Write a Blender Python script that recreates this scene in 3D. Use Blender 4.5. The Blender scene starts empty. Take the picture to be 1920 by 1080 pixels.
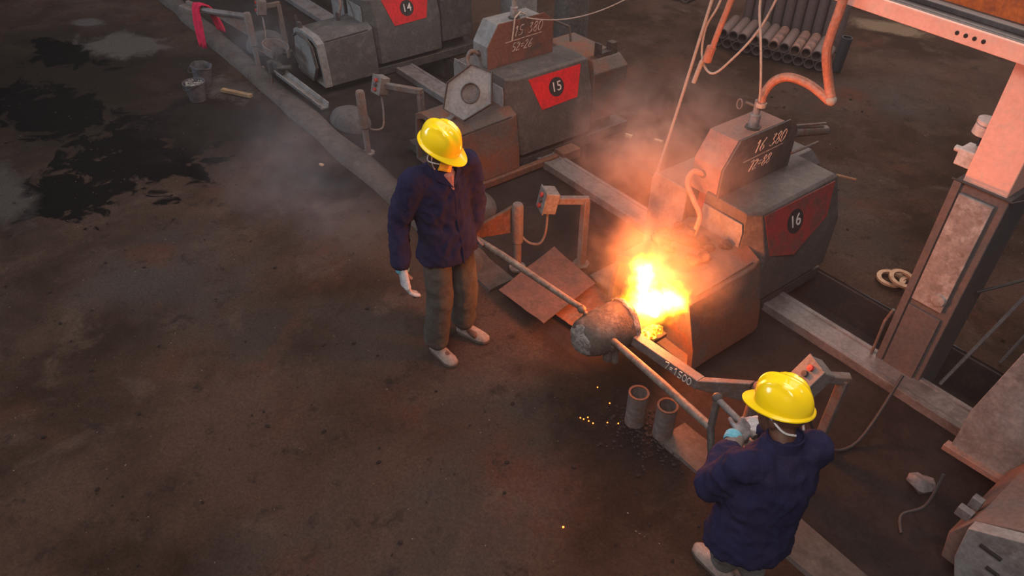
import bpy, bmesh, math, random
from mathutils import Vector, Matrix, noise
random.seed(7)
S = bpy.context.scene
C = S.collection
V = Vector

# ------------------------------------------------------------------ camera, world, lights, exposure
cam_d = bpy.data.cameras.new('camera'); cam = bpy.data.objects.new('camera', cam_d); C.objects.link(cam)
cam_d.sensor_width = 36; cam_d.lens = 36 * 1354 / 1920; cam_d.clip_start = 0.05
cam.location = (0, 0, 3.5)
FWD = V((-.803, .596, 0)).normalized(); PIT = math.radians(39.2)
cam.rotation_euler = (FWD * math.cos(PIT) + V((0, 0, -math.sin(PIT)))).to_track_quat('-Z', 'Y').to_euler()
S.camera = cam
S.view_settings.view_transform = 'Standard'; S.view_settings.look = 'None'
S.view_settings.gamma = 1; S.view_settings.use_curve_mapping = False
S.view_settings.exposure = 0.0
S.cycles.volume_step_rate = 1.8

w = bpy.data.worlds.new('world'); S.world = w; w.use_nodes = True
w.node_tree.nodes['Background'].inputs[0].default_value = (.55, .60, .72, 1)
w.node_tree.nodes['Background'].inputs[1].default_value = .16

def area(name, loc, target, size, power, col, sy=None):
    l = bpy.data.lights.new(name, 'AREA'); l.size = size; l.energy = power; l.color = col
    if sy: l.shape = 'RECTANGLE'; l.size_y = sy
    o = bpy.data.objects.new(name, l); C.objects.link(o); o.location = loc
    o.rotation_euler = (V(target) - V(loc)).to_track_quat('-Z', 'Y').to_euler()
    return o
# daylight from roof sheets over the back of the hall, and from the open side to the left; plus an added column light
area('overhead_light', (-4.5, 9.5, 8), (-4, 5, 0), 5, 880, (1.0, .77, .67), 9)
area('overhead_light', (-3.0, 0.5, 8), (-3, 2, 0), 3.5, 190, (1.0, .88, .78), 6)
area('overhead_light', (1.5, -2.5, 8), (-1.4, 4.1, 2), 3, 420, (1.0, .86, .78), 3)  # unseen overhead light, added to brighten the column front
area('side_daylight', (-12, -5.5, 5), (-7, 4, .5), 4, 420, (.72, .86, 1.0), 3)
def point(name, loc, power, col, r):
    l = bpy.data.lights.new(name, 'POINT'); l.energy = power; l.color = col; l.shadow_soft_size = r
    o = bpy.data.objects.new(name, l); C.objects.link(o); o.location = loc; return o
point('fire_light', (-2.26, 2.80, .66), 85, (1.0, .19, .035), .10)
point('fire_light', (-2.36, 2.74, .98), 42, (1.0, .18, .035), .12)

# ------------------------------------------------------------------ materials
def nodes(name):
    m = bpy.data.materials.new(name); m.use_nodes = True
    nt = m.node_tree; b = nt.nodes['Principled BSDF']
    return m, nt, b
def N(nt, typ, **kw):
    n = nt.nodes.new(typ)
    for k, v in kw.items():
        if hasattr(n, k): setattr(n, k, v)
        else: n.inputs[k.replace('_', ' ')].default_value = v
    return n
def noise_tex(nt, co, scale, detail=6, rough=.6, dist=0):
    n = N(nt, 'ShaderNodeTexNoise'); n.inputs['Scale'].default_value = scale
    n.inputs['Detail'].default_value = detail; n.inputs['Roughness'].default_value = rough
    n.inputs['Distortion'].default_value = dist
    nt.links.new(co, n.inputs['Vector']); return n.outputs['Fac']
def ramp(nt, f, a, b, ca=(0, 0, 0, 1), cb=(1, 1, 1, 1)):
    r = N(nt, 'ShaderNodeValToRGB'); e = r.color_ramp.elements
    e[0].position = a; e[0].color = ca; e[1].position = b; e[1].color = cb
    nt.links.new(f, r.inputs[0]); return r.outputs[0]
def mix(nt, f, a, b):
    m = N(nt, 'ShaderNodeMix', data_type='RGBA')
    if isinstance(f, float): m.inputs[0].default_value = f
    else: nt.links.new(f, m.inputs[0])
    for s, x in ((6, a), (7, b)):
        if isinstance(x, tuple): m.inputs[s].default_value = (*x[:3], 1)
        else: nt.links.new(x, m.inputs[s])
    return m.outputs[2]
def mat(name, base, second=None, dust=None, sc=6, lo=.45, hi=.62, rough=.7, metal=0, bump=.25, bsc=40, spec=.4, coat=0, var=.28):
    m, nt, b = nodes(name)
    co = N(nt, 'ShaderNodeTexCoord').outputs['Object']
    col = base
    if second:
        col = mix(nt, ramp(nt, noise_tex(nt, co, sc, 8, .65, .3), lo, hi), base, second)
    if dust:
        col = mix(nt, ramp(nt, noise_tex(nt, co, sc * 3.1, 8, .7, .2), .5, .72), col, dust)
    f = noise_tex(nt, co, bsc, 8, .7)
    dark = mix(nt, ramp(nt, f, .35, .7), (1 - var,) * 3, (1 + var * .45,) * 3)
    mm = N(nt, 'ShaderNodeMix', data_type='RGBA', blend_type='MULTIPLY'); mm.inputs[0].default_value = 1
    if isinstance(col, tuple): mm.inputs[6].default_value = (*col[:3], 1)
    else: nt.links.new(col, mm.inputs[6])
    nt.links.new(dark, mm.inputs[7]); nt.links.new(mm.outputs[2], b.inputs['Base Color'])
    b.inputs['Roughness'].default_value = rough; b.inputs['Metallic'].default_value = metal
    b.inputs['Specular IOR Level'].default_value = spec; b.inputs['Coat Weight'].default_value = coat
    if bump:
        bp = N(nt, 'ShaderNodeBump'); bp.inputs['Strength'].default_value = bump; bp.inputs['Distance'].default_value = .01
        nt.links.new(f, bp.inputs['Height']); nt.links.new(bp.outputs[0], b.inputs['Normal'])
    return m
def emat(name, col, strength):
    m, nt, b = nodes(name)
    b.inputs['Base Color'].default_value = (*col, 1)
    b.inputs['Emission Color'].default_value = (*col, 1); b.inputs['Emission Strength'].default_value = strength
    return m

M = {}
M['casing'] = mat('grey_casing', (.085, .082, .082), (.060, .050, .046), (.14, .12, .112), sc=3, lo=.4, hi=.7, rough=.62)
M['casing_pale'] = mat('pale_casing', (.22, .22, .22), (.12, .10, .095), (.26, .25, .24), sc=4, lo=.45, hi=.7, rough=.5)
M['casing_rust'] = mat('rusty_casing', (.085, .075, .068), (.17, .065, .035), (.10, .092, .085), sc=2.2, lo=.42, hi=.6, rough=.7)
M['hood_rust'] = mat('red_oxide_hood', (.17, .080, .06), (.095, .075, .065), None, sc=4, lo=.5, hi=.62, rough=.7)
M['dark'] = mat('black_recess', (.018, .016, .016), None, None, rough=.9)
M['iron'] = mat('dark_iron', (.055, .050, .050), (.085, .065, .055), (.12, .11, .10), sc=8, rough=.65, metal=.2)
M['post'] = mat('dusty_post', (.13, .115, .11), (.16, .085, .06), (.2, .18, .17), sc=7, rough=.7)
M['rust'] = mat('rust', (.15, .060, .033), (.08, .048, .036), (.16, .11, .09), sc=9, rough=.85)
M['sheet'] = mat('rusty_sheet', (.105, .050, .038), (.062, .040, .034), (.125, .066, .05), sc=5, lo=.4, hi=.65, rough=.75, bump=.15)
M['red'] = mat('red_paint', (.62, .018, .022), (.36, .02, .022), None, sc=9, lo=.5, hi=.75, rough=.55, bump=.08)
M['red_worn'] = mat('worn_red_paint', (.30, .035, .035), (.15, .055, .05), None, sc=6, lo=.42, hi=.62, rough=.65, bump=.08)
M['black_paint'] = mat('black_paint', (.028, .024, .026), None, rough=.6, bump=.05)
M['digit'] = mat('off_white_paint', (.62, .58, .56), None, rough=.7, bump=0)
M['chalk'] = mat('chalk', (.60, .52, .46), (.30, .24, .2), None, sc=60, lo=.45, hi=.6, rough=1, bump=0)
M['concrete'] = mat('dusty_concrete', (.078, .062, .055), (.048, .038, .034), (.105, .086, .076), sc=3.5, rough=.95, bump=.5, bsc=30)
M['rail'] = mat('grey_rail', (.155, .14, .142), (.10, .085, .082), (.19, .17, .165), sc=5, rough=.6, bump=.2)
M['pit'] = mat('black_pit', (.035, .026, .025), (.055, .035, .03), None, sc=4, rough=.95)
M['mound'] = mat('grey_dust', (.095, .088, .088), (.065, .058, .058), None, sc=7, rough=1, bump=.6, bsc=60)
M['ladle'] = mat('scaled_ladle', (.095, .080, .068), (.17, .155, .14), (.06, .045, .04), sc=9, lo=.48, hi=.62, rough=.75, bump=.9, bsc=26)
M['ash'] = mat('slag_crust', (.30, .295, .285), (.13, .115, .105), (.36, .345, .33), sc=22, lo=.45, hi=.58, rough=.9, bump=1, bsc=50)
M['pole'] = mat('worn_pole', (.19, .155, .13), (.11, .075, .06), (.26, .23, .2), sc=9, rough=.6, metal=.3)
M['salmon'] = mat('red_oxide_primer', (.80, .42, .33), (.72, .36, .28), (.66, .42, .35), sc=5, lo=.4, hi=.75, rough=.75, bump=.12, var=.10)
M['orange'] = mat('orange_rust_paint', (.62, .13, .025), (.42, .09, .03), None, sc=14, rough=.8)
M['black_rubber'] = mat('dark_steel', (.06, .05, .052), (.09, .075, .075), None, sc=4, rough=.55)  # dark tone for the trough between the beam flanges
M['col_grey'] = mat('column_plate', (.24, .22, .215), (.42, .41, .40), (.15, .12, .11), sc=6, lo=.5, hi=.66, rough=.65)
M['col_dark'] = mat('column_sleeve', (.09, .085, .088), (.12, .09, .085), None, sc=4, rough=.75)
M['white_plastic'] = mat('dusty_white_plastic', (.55, .50, .48), (.4, .36, .33), None, sc=9, rough=.5, bump=.05)
M['rope'] = mat('pale_rope', (.50, .42, .36), (.36, .28, .22), None, sc=40, rough=.9)
M['hose'] = mat('orange_hose', (.52, .20, .12), (.42, .17, .11), (.42, .29, .25), sc=12, rough=.55, bump=.1)
M['hose_dark'] = mat('grey_cable', (.035, .032, .033), None, rough=.6)
M['pipe'] = mat('cast_iron_pipe', (.115, .085, .085), (.14, .09, .08), (.15, .115, .11), sc=7, rough=.75)
M['pipe_lit'] = mat('lit_iron_pipe', (.24, .13, .10), (.10, .065, .06), None, sc=9, rough=.75)  # lit copy of the pipe iron, the light is put into the colour
M['blue_black'] = mat('tarred_pipe', (.035, .034, .042), None, rough=.6)
M['cloth_red'] = mat('crimson_cloth', (.62, .008, .07), (.42, .006, .045), None, sc=12, rough=.9, bump=.3, bsc=90)
M['bucket'] = mat('grey_bucket', (.095, .092, .105), (.055, .052, .058), None, sc=12, rough=.6)
M['ring'] = mat('tan_ring', (.50, .33, .21), (.33, .2, .13), None, sc=14, rough=.8)
M['box'] = mat('painted_box', (.17, .155, .145), (.12, .085, .07), (.22, .20, .19), sc=12, lo=.48, hi=.66, rough=.6)
M['button_red'] = mat('red_button', (.45, .04, .03), None, rough=.5, bump=0)
M['button_green'] = mat('green_button', (.03, .22, .05), None, rough=.5, bump=0)
M['helmet'] = mat('yellow_helmet', (.98, .70, .002), (.95, .66, .002), None, sc=3, rough=.2, bump=0, spec=.5, coat=.4, var=0)
M['jacket'] = mat('navy_cotton', (.015, .015, .052), (.021, .018, .050), None, sc=5, rough=.92, bump=.35, bsc=120, spec=.15)
M['trousers'] = mat('olive_trousers', (.085, .085, .075), (.07, .062, .055), None, sc=6, rough=.95, bump=.3, bsc=100, spec=.15)
M['jeans'] = mat('pale_grey_trousers', (.21, .20, .185), (.15, .15, .15), None, sc=7, rough=.95, bump=.3, bsc=100, spec=.15)
M['skin'] = mat('brown_skin', (.115, .050, .030), (.09, .04, .025), None, sc=10, rough=.6, bump=.05)
M['hair'] = mat('black_hair', (.012, .010, .010), None, rough=.6)
M['mask'] = mat('yellow_mask', (.85, .55, .03), None, rough=.8, bump=.1)
M['strap'] = mat('white_strap', (.62, .60, .60), None, rough=.7, bump=0)
M['shirt'] = mat('pink_shirt', (.42, .17, .13), (.34, .2, .18), None, sc=20, rough=.9)
M['glove'] = mat('soiled_white_glove', (.52, .52, .54), (.34, .33, .34), None, sc=14, rough=.9, bump=.3, bsc=120)
M['glove_dark'] = mat('soiled_dark_glove', (.12, .11, .12), (.22, .22, .23), None, sc=14, rough=.9, bump=.3, bsc=120)
M['cuff'] = mat('pale_blue_cuff', (.10, .38, .52), (.16, .40, .50), None, sc=14, rough=.9, bump=.3, bsc=120)
M['grip'] = mat('grey_sleeve_guard', (.16, .13, .12), (.21, .18, .17), None, sc=9, rough=.9)
M['shoe'] = mat('dusty_shoe', (.30, .23, .20), (.22, .17, .15), None, sc=12, rough=.9, bump=.3)
M['sole'] = mat('shoe_sole', (.10, .08, .07), None, rough=.9)
M['gold'] = mat('rust_flaked_lime', (.30, .19, .10), (.14, .1, .08), None, sc=10, rough=.9)
M['rag'] = mat('sooty_rag', (.10, .07, .06), (.025, .018, .015), None, sc=12, lo=.4, hi=.6, rough=.95)
M['hot'] = emat('white_hot_iron', (1.0, .62, .12), 9)
M['ember'] = emat('ember', (1.0, .16, .02), 9)

# glowing slag: hot cracks between darker crust
m, nt, b = nodes('glowing_slag'); M['slag'] = m
co = N(nt, 'ShaderNodeTexCoord').outputs['Object']
f = noise_tex(nt, co, 26, 5, .6, .6)
r = N(nt, 'ShaderNodeValToRGB'); nt.links.new(f, r.inputs[0]); e = r.color_ramp.elements
e[0].position = .40; e[0].color = (.75, .06, .0, 1); e[1].position = .52; e[1].color = (1, .34, .01, 1)
x = e.new(.62); x.color = (1, .70, .10, 1)
nt.links.new(r.outputs[0], b.inputs['Emission Color']); b.inputs['Emission Strength'].default_value = 3.2
b.inputs['Base Color'].default_value = (.05, .02, .01, 1)

# the floor: packed dirt with scale, soot and drag marks
m, nt, b = nodes('dirt_floor'); M['floor'] = m
co = N(nt, 'ShaderNodeTexCoord').outputs['Object']
base = mix(nt, ramp(nt, noise_tex(nt, co, .7, 8, .62, .4), .40, .60), (.046, .028, .019), (.105, .066, .050))
base = mix(nt, ramp(nt, noise_tex(nt, co, .45, 4, .5, .2), .54, .68), base, (.085, .070, .064))
base = mix(nt, ramp(nt, noise_tex(nt, co, 1.1, 6, .6, .2), .55, .70), base, (.12, .056, .038))
base = mix(nt, ramp(nt, noise_tex(nt, co, 2.3, 10, .7, .5), .54, .72), base, (.125, .088, .070))
base = mix(nt, ramp(nt, noise_tex(nt, co, 5.5, 8, .72, .3), .56, .68), base, (.045, .032, .028))
sep = N(nt, 'ShaderNodeSeparateXYZ'); nt.links.new(co, sep.inputs[0])
# oily black spill on the left side of the yard
def ell(cx, cy, rx, ry, ang=0):
    mp = N(nt, 'ShaderNodeMapping'); mp.vector_type = 'TEXTURE'
    mp.inputs['Location'].default_value = (cx, cy, 0); mp.inputs['Rotation'].default_value = (0, 0, ang)
    mp.inputs['Scale'].default_value = (rx, ry, 1e6)
    nt.links.new(co, mp.inputs[0])
    ln = N(nt, 'ShaderNodeVectorMath', operation='LENGTH'); nt.links.new(mp.outputs[0], ln.inputs[0])
    return ln.outputs['Value']
def blot(cx, cy, rx, ry, ang, sc, warp, edge=.12):
    d = ell(cx, cy, rx, ry, ang)
    n = noise_tex(nt, co, sc, 7, .62, .8)
    a = N(nt, 'ShaderNodeMath', operation='MULTIPLY_ADD'); a.inputs[1].default_value = warp; a.inputs[2].default_value = -warp * .5
    nt.links.new(n, a.inputs[0])
    s = N(nt, 'ShaderNodeMath', operation='ADD'); nt.links.new(d, s.inputs[0]); nt.links.new(a.outputs[0], s.inputs[1])
    return ramp(nt, s.outputs[0], max(.0, .5 - edge), .5 + edge, (1, 1, 1, 1), (0, 0, 0, 1))
def blots(col, c, items):
    for it in items: col = mix(nt, blot(*it), col, c)
    return col
base = blots(base, (.024, .017, .012), [(-9.8, .3, 5.4, 3.4, .25, 1.2, .9, .3)])
base = blots(base, (.0015, .0013, .0012), [(-7.35, .80, 1.5, 1.1, .5, 3.4, 2.0, .05), (-8.9, .35, 1.9, .8, .3, 2.6, 2.2, .05), (-10.7, .8, 1.2, .7, .3, 2.2, 2.2, .05),
    (-6.9, .1, 1.0, .7, .7, 3.2, 2.0, .05), (-7.75, 1.35, .9, .7, .4, 3.0, 1.9, .06)])
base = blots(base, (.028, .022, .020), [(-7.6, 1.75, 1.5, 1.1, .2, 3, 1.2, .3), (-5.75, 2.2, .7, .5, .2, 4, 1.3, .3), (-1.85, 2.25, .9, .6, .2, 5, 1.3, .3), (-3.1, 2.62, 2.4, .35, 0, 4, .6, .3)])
base = blots(base, (.085, .074, .068), [(-7.3, -.35, 1.1, .36, .0, 4, 1.1, .2)])
base = blots(base, (.12, .105, .096), [(-10.5, 1.5, 1.2, .70, .5, 3.4, 1.1), (-11.7, 1.3, .5, .3, .4, 3.4, .9),
                                      (-8.4, 2.1, .8, .4, .3, 6, 1.6, .2)])
base = blots(base, (.25, .19, .13), [(-4.95, 10.1, .9, .45, .3, 3, 1.0)])
fine = noise_tex(nt, co, 60, 8, .75)
mm = N(nt, 'ShaderNodeMix', data_type='RGBA', blend_type='MULTIPLY'); mm.inputs[0].default_value = 1
nt.links.new(base, mm.inputs[6]); nt.links.new(mix(nt, ramp(nt, fine, .3, .7), (.50, .50, .50), (1.04, 1.04, 1.04)), mm.inputs[7])
speck = ramp(nt, noise_tex(nt, co, 38, 2, .5), .76, .775)
nt.links.new(mix(nt, speck, mm.outputs[2], (.26, .21, .185)), b.inputs['Base Color'])
b.inputs['Roughness'].default_value = .95; b.inputs['Specular IOR Level'].default_value = .04
bp = N(nt, 'ShaderNodeBump'); bp.inputs['Strength'].default_value = .8; bp.inputs['Distance'].default_value = .03
hh = N(nt, 'ShaderNodeMath', operation='ADD'); nt.links.new(fine, hh.inputs[0]); nt.links.new(noise_tex(nt, co, 14, 8, .7), hh.inputs[1])
nt.links.new(hh.outputs[0], bp.inputs['Height']); nt.links.new(bp.outputs[0], b.inputs['Normal'])

# ------------------------------------------------------------------ mesh helpers
class B:
    def __init__(s): s.b = bmesh.new()
    def loft(s, rings, cap=True, closed=True):
        R = [[s.b.verts.new(V(p)) for p in ring] for ring in rings]
        n = len(R[0])
        for a, c in zip(R, R[1:]):
            for i in range(n if closed else n - 1):
                j = (i + 1) % n
                try: s.b.faces.new((a[i], a[j], c[j], c[i]))
                except ValueError: pass
        if cap:
            for ring in (R[0], R[-1]):
                try: s.b.faces.new(ring)
                except ValueError: pass
        return s
    def box(s, x0, x1, y0, y1, z0, z1):
        return s.loft([[(x0, y0, z), (x1, y0, z), (x1, y1, z), (x0, y1, z)] for z in (z0, z1)])
    def obox(s, c, size, X, Y=None, Z=None):
        c = V(c); X = V(X).normalized()
        if Y is None:
            Z = V(Z) if Z is not None else V((0, 0, 1)); Y = Z.cross(X).normalized()
        else: Y = V(Y); Y = (Y - X * Y.dot(X)).normalized()
        Z = X.cross(Y).normalized(); a, b_, h = size[0] / 2, size[1] / 2, size[2] / 2
        return s.loft([[c + X * i * a + Y * j * b_ + Z * k for i, j in ((-1, -1), (1, -1), (1, 1), (-1, 1))] for k in (-h, h)])
    def prism(s, pts, ax, a0, a1):
        f = {'x': lambda p, t: (t, p[0], p[1]), 'y': lambda p, t: (p[0], t, p[1]), 'z': lambda p, t: (p[0], p[1], t)}[ax]
        return s.loft([[f(p, t) for p in pts] for t in (a0, a1)])
    def tube(s, pts, r, seg=10, cap=True):
        pts = [V(p) for p in pts]; rs = r if isinstance(r, (list, tuple)) else [r] * len(pts)
        rings = []; up = None
        for i, p in enumerate(pts):
            d = (pts[min(i + 1, len(pts) - 1)] - pts[max(i - 1, 0)]).normalized()
            if up is None:
                up = d.orthogonal().normalized()
            up = (up - d * up.dot(d)).normalized(); sd = d.cross(up)
            rings.append([p + (up * math.cos(t) + sd * math.sin(t)) * rs[i] for t in [2 * math.pi * k / seg for k in range(seg)]])
        return s.loft(rings, cap)
    def lathe(s, prof, c=(0, 0, 0), ax=(0, 0, 1), seg=24, cap=False):
        c = V(c); ax = V(ax).normalized(); u = ax.orthogonal().normalized(); v = ax.cross(u)
        rings = [[c + ax * h + (u * math.cos(t) + v * math.sin(t)) * r for t in [2 * math.pi * k / seg for k in range(seg)]] for r, h in prof]
        return s.loft(rings, cap)
    def ball(s, c, r, sc=(1, 1, 1), sub=2, rot=None):
        mt = Matrix.Translation(V(c)) @ (rot.to_4x4() if rot else Matrix.Identity(4)) @ Matrix.Diagonal((r * sc[0], r * sc[1], r * sc[2], 1))
        bmesh.ops.create_icosphere(s.b, subdivisions=sub, radius=1, matrix=mt); return s
    def limb(s, p0, r0, p1, r1, seg=14):
        p0 = V(p0); p1 = V(p1); d = p1 - p0; L = max(d.length, 1e-4)
        pr = [(r0 * math.cos(a), -r0 * math.sin(a)) for a in (1.5, 1.15, .8, .4)] + [(r0, 0), (r1, L)] + [(r1 * math.cos(a), L + r1 * math.sin(a)) for a in (.4, .8, 1.15, 1.5)]
        return s.lathe(pr, p0, d, seg, True)
    def jitter(s, a, f=3.0):
        for v in s.b.verts: v.co += noise.noise_vector(v.co * f) * a
        return s
    def mesh(s, name):
        bmesh.ops.recalc_face_normals(s.b, faces=s.b.faces)
        me = bpy.data.meshes.new(name); s.b.to_mesh(me); s.b.free(); return me
    def build(s, name, m, parent=None, bevel=0, smooth=30):
        me = s.mesh(name); return link(name, me, m, parent, bevel, smooth)
def world_of(p):
    return p['_w'] if p is not None and '_w' in p else (0, 0, 0)
def link(name, me, m, parent=None, bevel=0, smooth=30):
    o = bpy.data.objects.new(name, me); C.objects.link(o)
    if m is not None: me.materials.append(m)
    if parent is not None:
        org = V(world_of(parent)); me.transform(Matrix.Translation(-org)); o.parent = parent; o['_w'] = tuple(org)
    if smooth:
        for p in me.polygons: p.use_smooth = True
        me.set_sharp_from_angle(angle=math.radians(smooth))
    if bevel:
        bv = o.modifiers.new('bevel', 'BEVEL'); bv.width = bevel; bv.segments = 2; bv.limit_method = 'ANGLE'; bv.angle_limit = .6
    return o
def thing(name, label, cat, loc, group=None):
    o = bpy.data.objects.new(name, None); C.objects.link(o); o.empty_display_size = .1
    o.location = loc; o['_w'] = tuple(loc); o['label'] = label; o['category'] = cat
    if group: o['group'] = group
    return o
def tag(o, label, cat, group=None):
    o['label'] = label; o['category'] = cat
    if group: o['group'] = group
    return o
def rebase(o, loc):
    """put the origin of a one-mesh thing at its base"""
    o.data.transform(Matrix.Translation(-V(loc))); o.location = loc; return o
def struct(o, kind='structure'): o['kind'] = kind; return o
def arc(p, q, sag, n=12, d=(0, 0, -1)):
    p, q, d = V(p), V(q), V(d)
    return [p.lerp(q, t / n) + d * sag * 4 * (t / n) * (1 - t / n) for t in range(n + 1)]
def smooth_path(pts, n=6):
    pts = [V(p) for p in pts]; out = []
    for i in range(len(pts) - 1):
        p0 = pts[max(i - 1, 0)]; p1 = pts[i]; p2 = pts[i + 1]; p3 = pts[min(i + 2, len(pts) - 1)]
        for k in range(n):
            t = k / n
            out.append(.5 * ((2 * p1) + (p2 - p0) * t + (2 * p0 - 5 * p1 + 4 * p2 - p3) * t * t + (3 * p1 - p0 - 3 * p2 + p3) * t ** 3))
    return out + [pts[-1]]
def text(name, body, size, origin, X, Y, m, parent, depth=.0015, bold=0.0):
    cu = bpy.data.curves.new(name, 'FONT'); cu.body = body; cu.size = size; cu.extrude = depth; cu.offset = bold
    cu.align_x = 'CENTER'; cu.align_y = 'CENTER'; cu.resolution_u = 4
    t = bpy.data.objects.new(name, cu); C.objects.link(t)
    dg = bpy.context.evaluated_depsgraph_get(); me = bpy.data.meshes.new_from_object(t.evaluated_get(dg)); me.name = name
    bpy.data.objects.remove(t)
    X = V(X).normalized(); Y = V(Y); Y = (Y - X * Y.dot(X)).normalized(); Z = X.cross(Y)
    mt = Matrix.Identity(4)
    for i in range(3): mt[i][0], mt[i][1], mt[i][2], mt[i][3] = X[i], Y[i], Z[i], origin[i]
    me.transform(mt)
    me.materials.clear()
    return link(name, me, m, parent, smooth=0)
STROKES = {'0': [[(.3, 1.5), (.02, 1.1), (.05, .3), (.35, 0), (.68, .4), (.66, 1.2), (.3, 1.5)]], '1': [[(.1, 1.15), (.4, 1.5), (.36, 0)]],
    '2': [[(.05, 1.2), (.3, 1.5), (.62, 1.2), (.3, .6), (0, .05), (.7, .1)]], '3': [[(.05, 1.4), (.5, 1.45), (.25, .85), (.65, .5), (.35, 0), (0, .15)]],
    '4': [[(.35, 1.5), (0, .6), (.7, .6)], [(.55, 1.0), (.5, 0)]], '5': [[(.65, 1.5), (.15, 1.45), (.1, .85), (.6, .7), (.5, .1), (0, .1)]],
    '6': [[(.55, 1.5), (.1, .8), (.05, .25), (.35, 0), (.65, .35), (.4, .7), (.08, .45)]], '7': [[(.0, 1.4), (.65, 1.5), (.25, 0)]],
    '8': [[(.35, .8), (.05, 1.15), (.35, 1.5), (.62, 1.15), (.35, .8), (.02, .35), (.35, 0), (.68, .35), (.35, .8)]],
    '=': [[(.1, .95), (.6, 1.0)], [(.1, .55), (.6, .6)]], ' ': []}
def scrawl(name, body, size, origin, X, Y, m, parent, slant=.3, r=.0035):
    """chalk handwriting laid on a surface, stroke by stroke"""
    X = V(X).normalized(); Y = V(Y).normalized(); bb = B(); pen = 0; tot = len(body) * .95
    for ch_ in body:
        for st in STROKES[ch_]:
            pts = smooth_path([V(origin) + X * (pen + x + slant * y - tot / 2) * size + Y * (y - .75) * size for x, y in st], 3) if len(st) > 2 else [V(origin) + X * (pen + x + slant * y - tot / 2) * size + Y * (y - .75) * size for x, y in st]
            bb.tube(pts, r, 5)
        pen += .95
    return bb.build(name, m, parent)
def blob(name, bb, m, parent, voxel=.014, it=6, fold=None, taubin=.5):
    """one continuous surface out of overlapping round shapes"""
    me = bb.mesh(name + '_raw'); t = bpy.data.objects.new('t', me); C.objects.link(t)
    md = t.modifiers.new('r', 'REMESH'); md.mode = 'VOXEL'; md.voxel_size = voxel
    sm = t.modifiers.new('s', 'SMOOTH'); sm.iterations = it; sm.factor = taubin
    dg = bpy.context.evaluated_depsgraph_get(); out = bpy.data.meshes.new_from_object(t.evaluated_get(dg)); out.name = name
    bpy.data.objects.remove(t)
    if fold:
        out.update()
        no = [v.normal.copy() for v in out.vertices]
        for v, n in zip(out.vertices, no): v.co += n * fold(v.co)
    return link(name, out, m, parent, smooth=75)

# ------------------------------------------------------------------ ground
def grid(name, x0, x1, y0, y1, step, amp, m, z=0):
    bb = B(); nx = int((x1 - x0) / step); ny = int((y1 - y0) / step)
    R = []
    for j in range(ny + 1):
        row = []
        for i in range(nx + 1):
            x = x0 + (x1 - x0) * i / nx; y = y0 + (y1 - y0) * j / ny
            h = noise.fractal(V((x * 1.6, y * 1.6, 3)), .8, 2.2, 5) * amp
            h -= amp * .9
            row.append(bb.b.verts.new((x, y, z + h)))
        R.append(row)
    for a, c in zip(R, R[1:]):
        for i in range(nx): bb.b.faces.new((a[i], a[i + 1], c[i + 1], c[i]))
    return struct(bb.build(name, m, None, smooth=80))
grid('floor', -24, 4, -6, 2.46, .06, .012, M['floor'])
M['pit_dirt'] = mat('dark_pit_dirt', (.018, .013, .012), (.036, .026, .024), (.014, .010, .010), sc=1.6, lo=.4, hi=.7, rough=.95, bump=.6, bsc=45, spec=.15)  # near-black tone over the whole pit floor
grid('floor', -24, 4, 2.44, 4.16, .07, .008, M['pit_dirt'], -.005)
grid('floor', -24, 8, 4.68, 24, .12, .012, M['floor'])
struct(B().box(-24, 4, 4.14, 4.70, -.36, -.32).build('trim_3', M['pit']))
struct(B().box(-24, 4, 4.66, 4.70, -.34, -.03).build('trim_4', M['pit']))

# low worn kerb along the machine row
bb = B(); rings = []
for k in range(331):
    x = -24 + k * .085
    a = noise.noise(V((x * 1.7, 1, 0))) * .035; c = noise.noise(V((x * 1.3, 5, 0))) * .03; h = .055 + noise.noise(V((x * 2.1, 9, 0))) * .014
    if -3.5 < x < -1.75: continue
    if x > -3.9: h *= .3
    rings.append([(x, 2.37 + a, -.04), (x, 2.40 + a, h * .6), (x, 2.45 + a, h), (x, 2.58 + c, h), (x, 2.63 + c, h * .6), (x, 2.66 + c, -.04)])
struct(bb.loft([r for r in rings if r[0][0] < -3]).build('trim_1', M['concrete'], smooth=50))
struct(B().loft([r for r in rings if r[0][0] > -3]).build('trim_5', M['concrete'], smooth=50))
# steel rail bed behind the kerb, one channel
bb = B()
bb.prism([(3.90, -.02), (4.13, -.02), (4.13, .055), (4.095, .055), (4.09, .045), (3.95, .045), (3.945, .055), (3.90, .055)], 'x', -24, -.55)
struct(bb.build('trim_2', M['rail'], bevel=.004))

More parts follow.
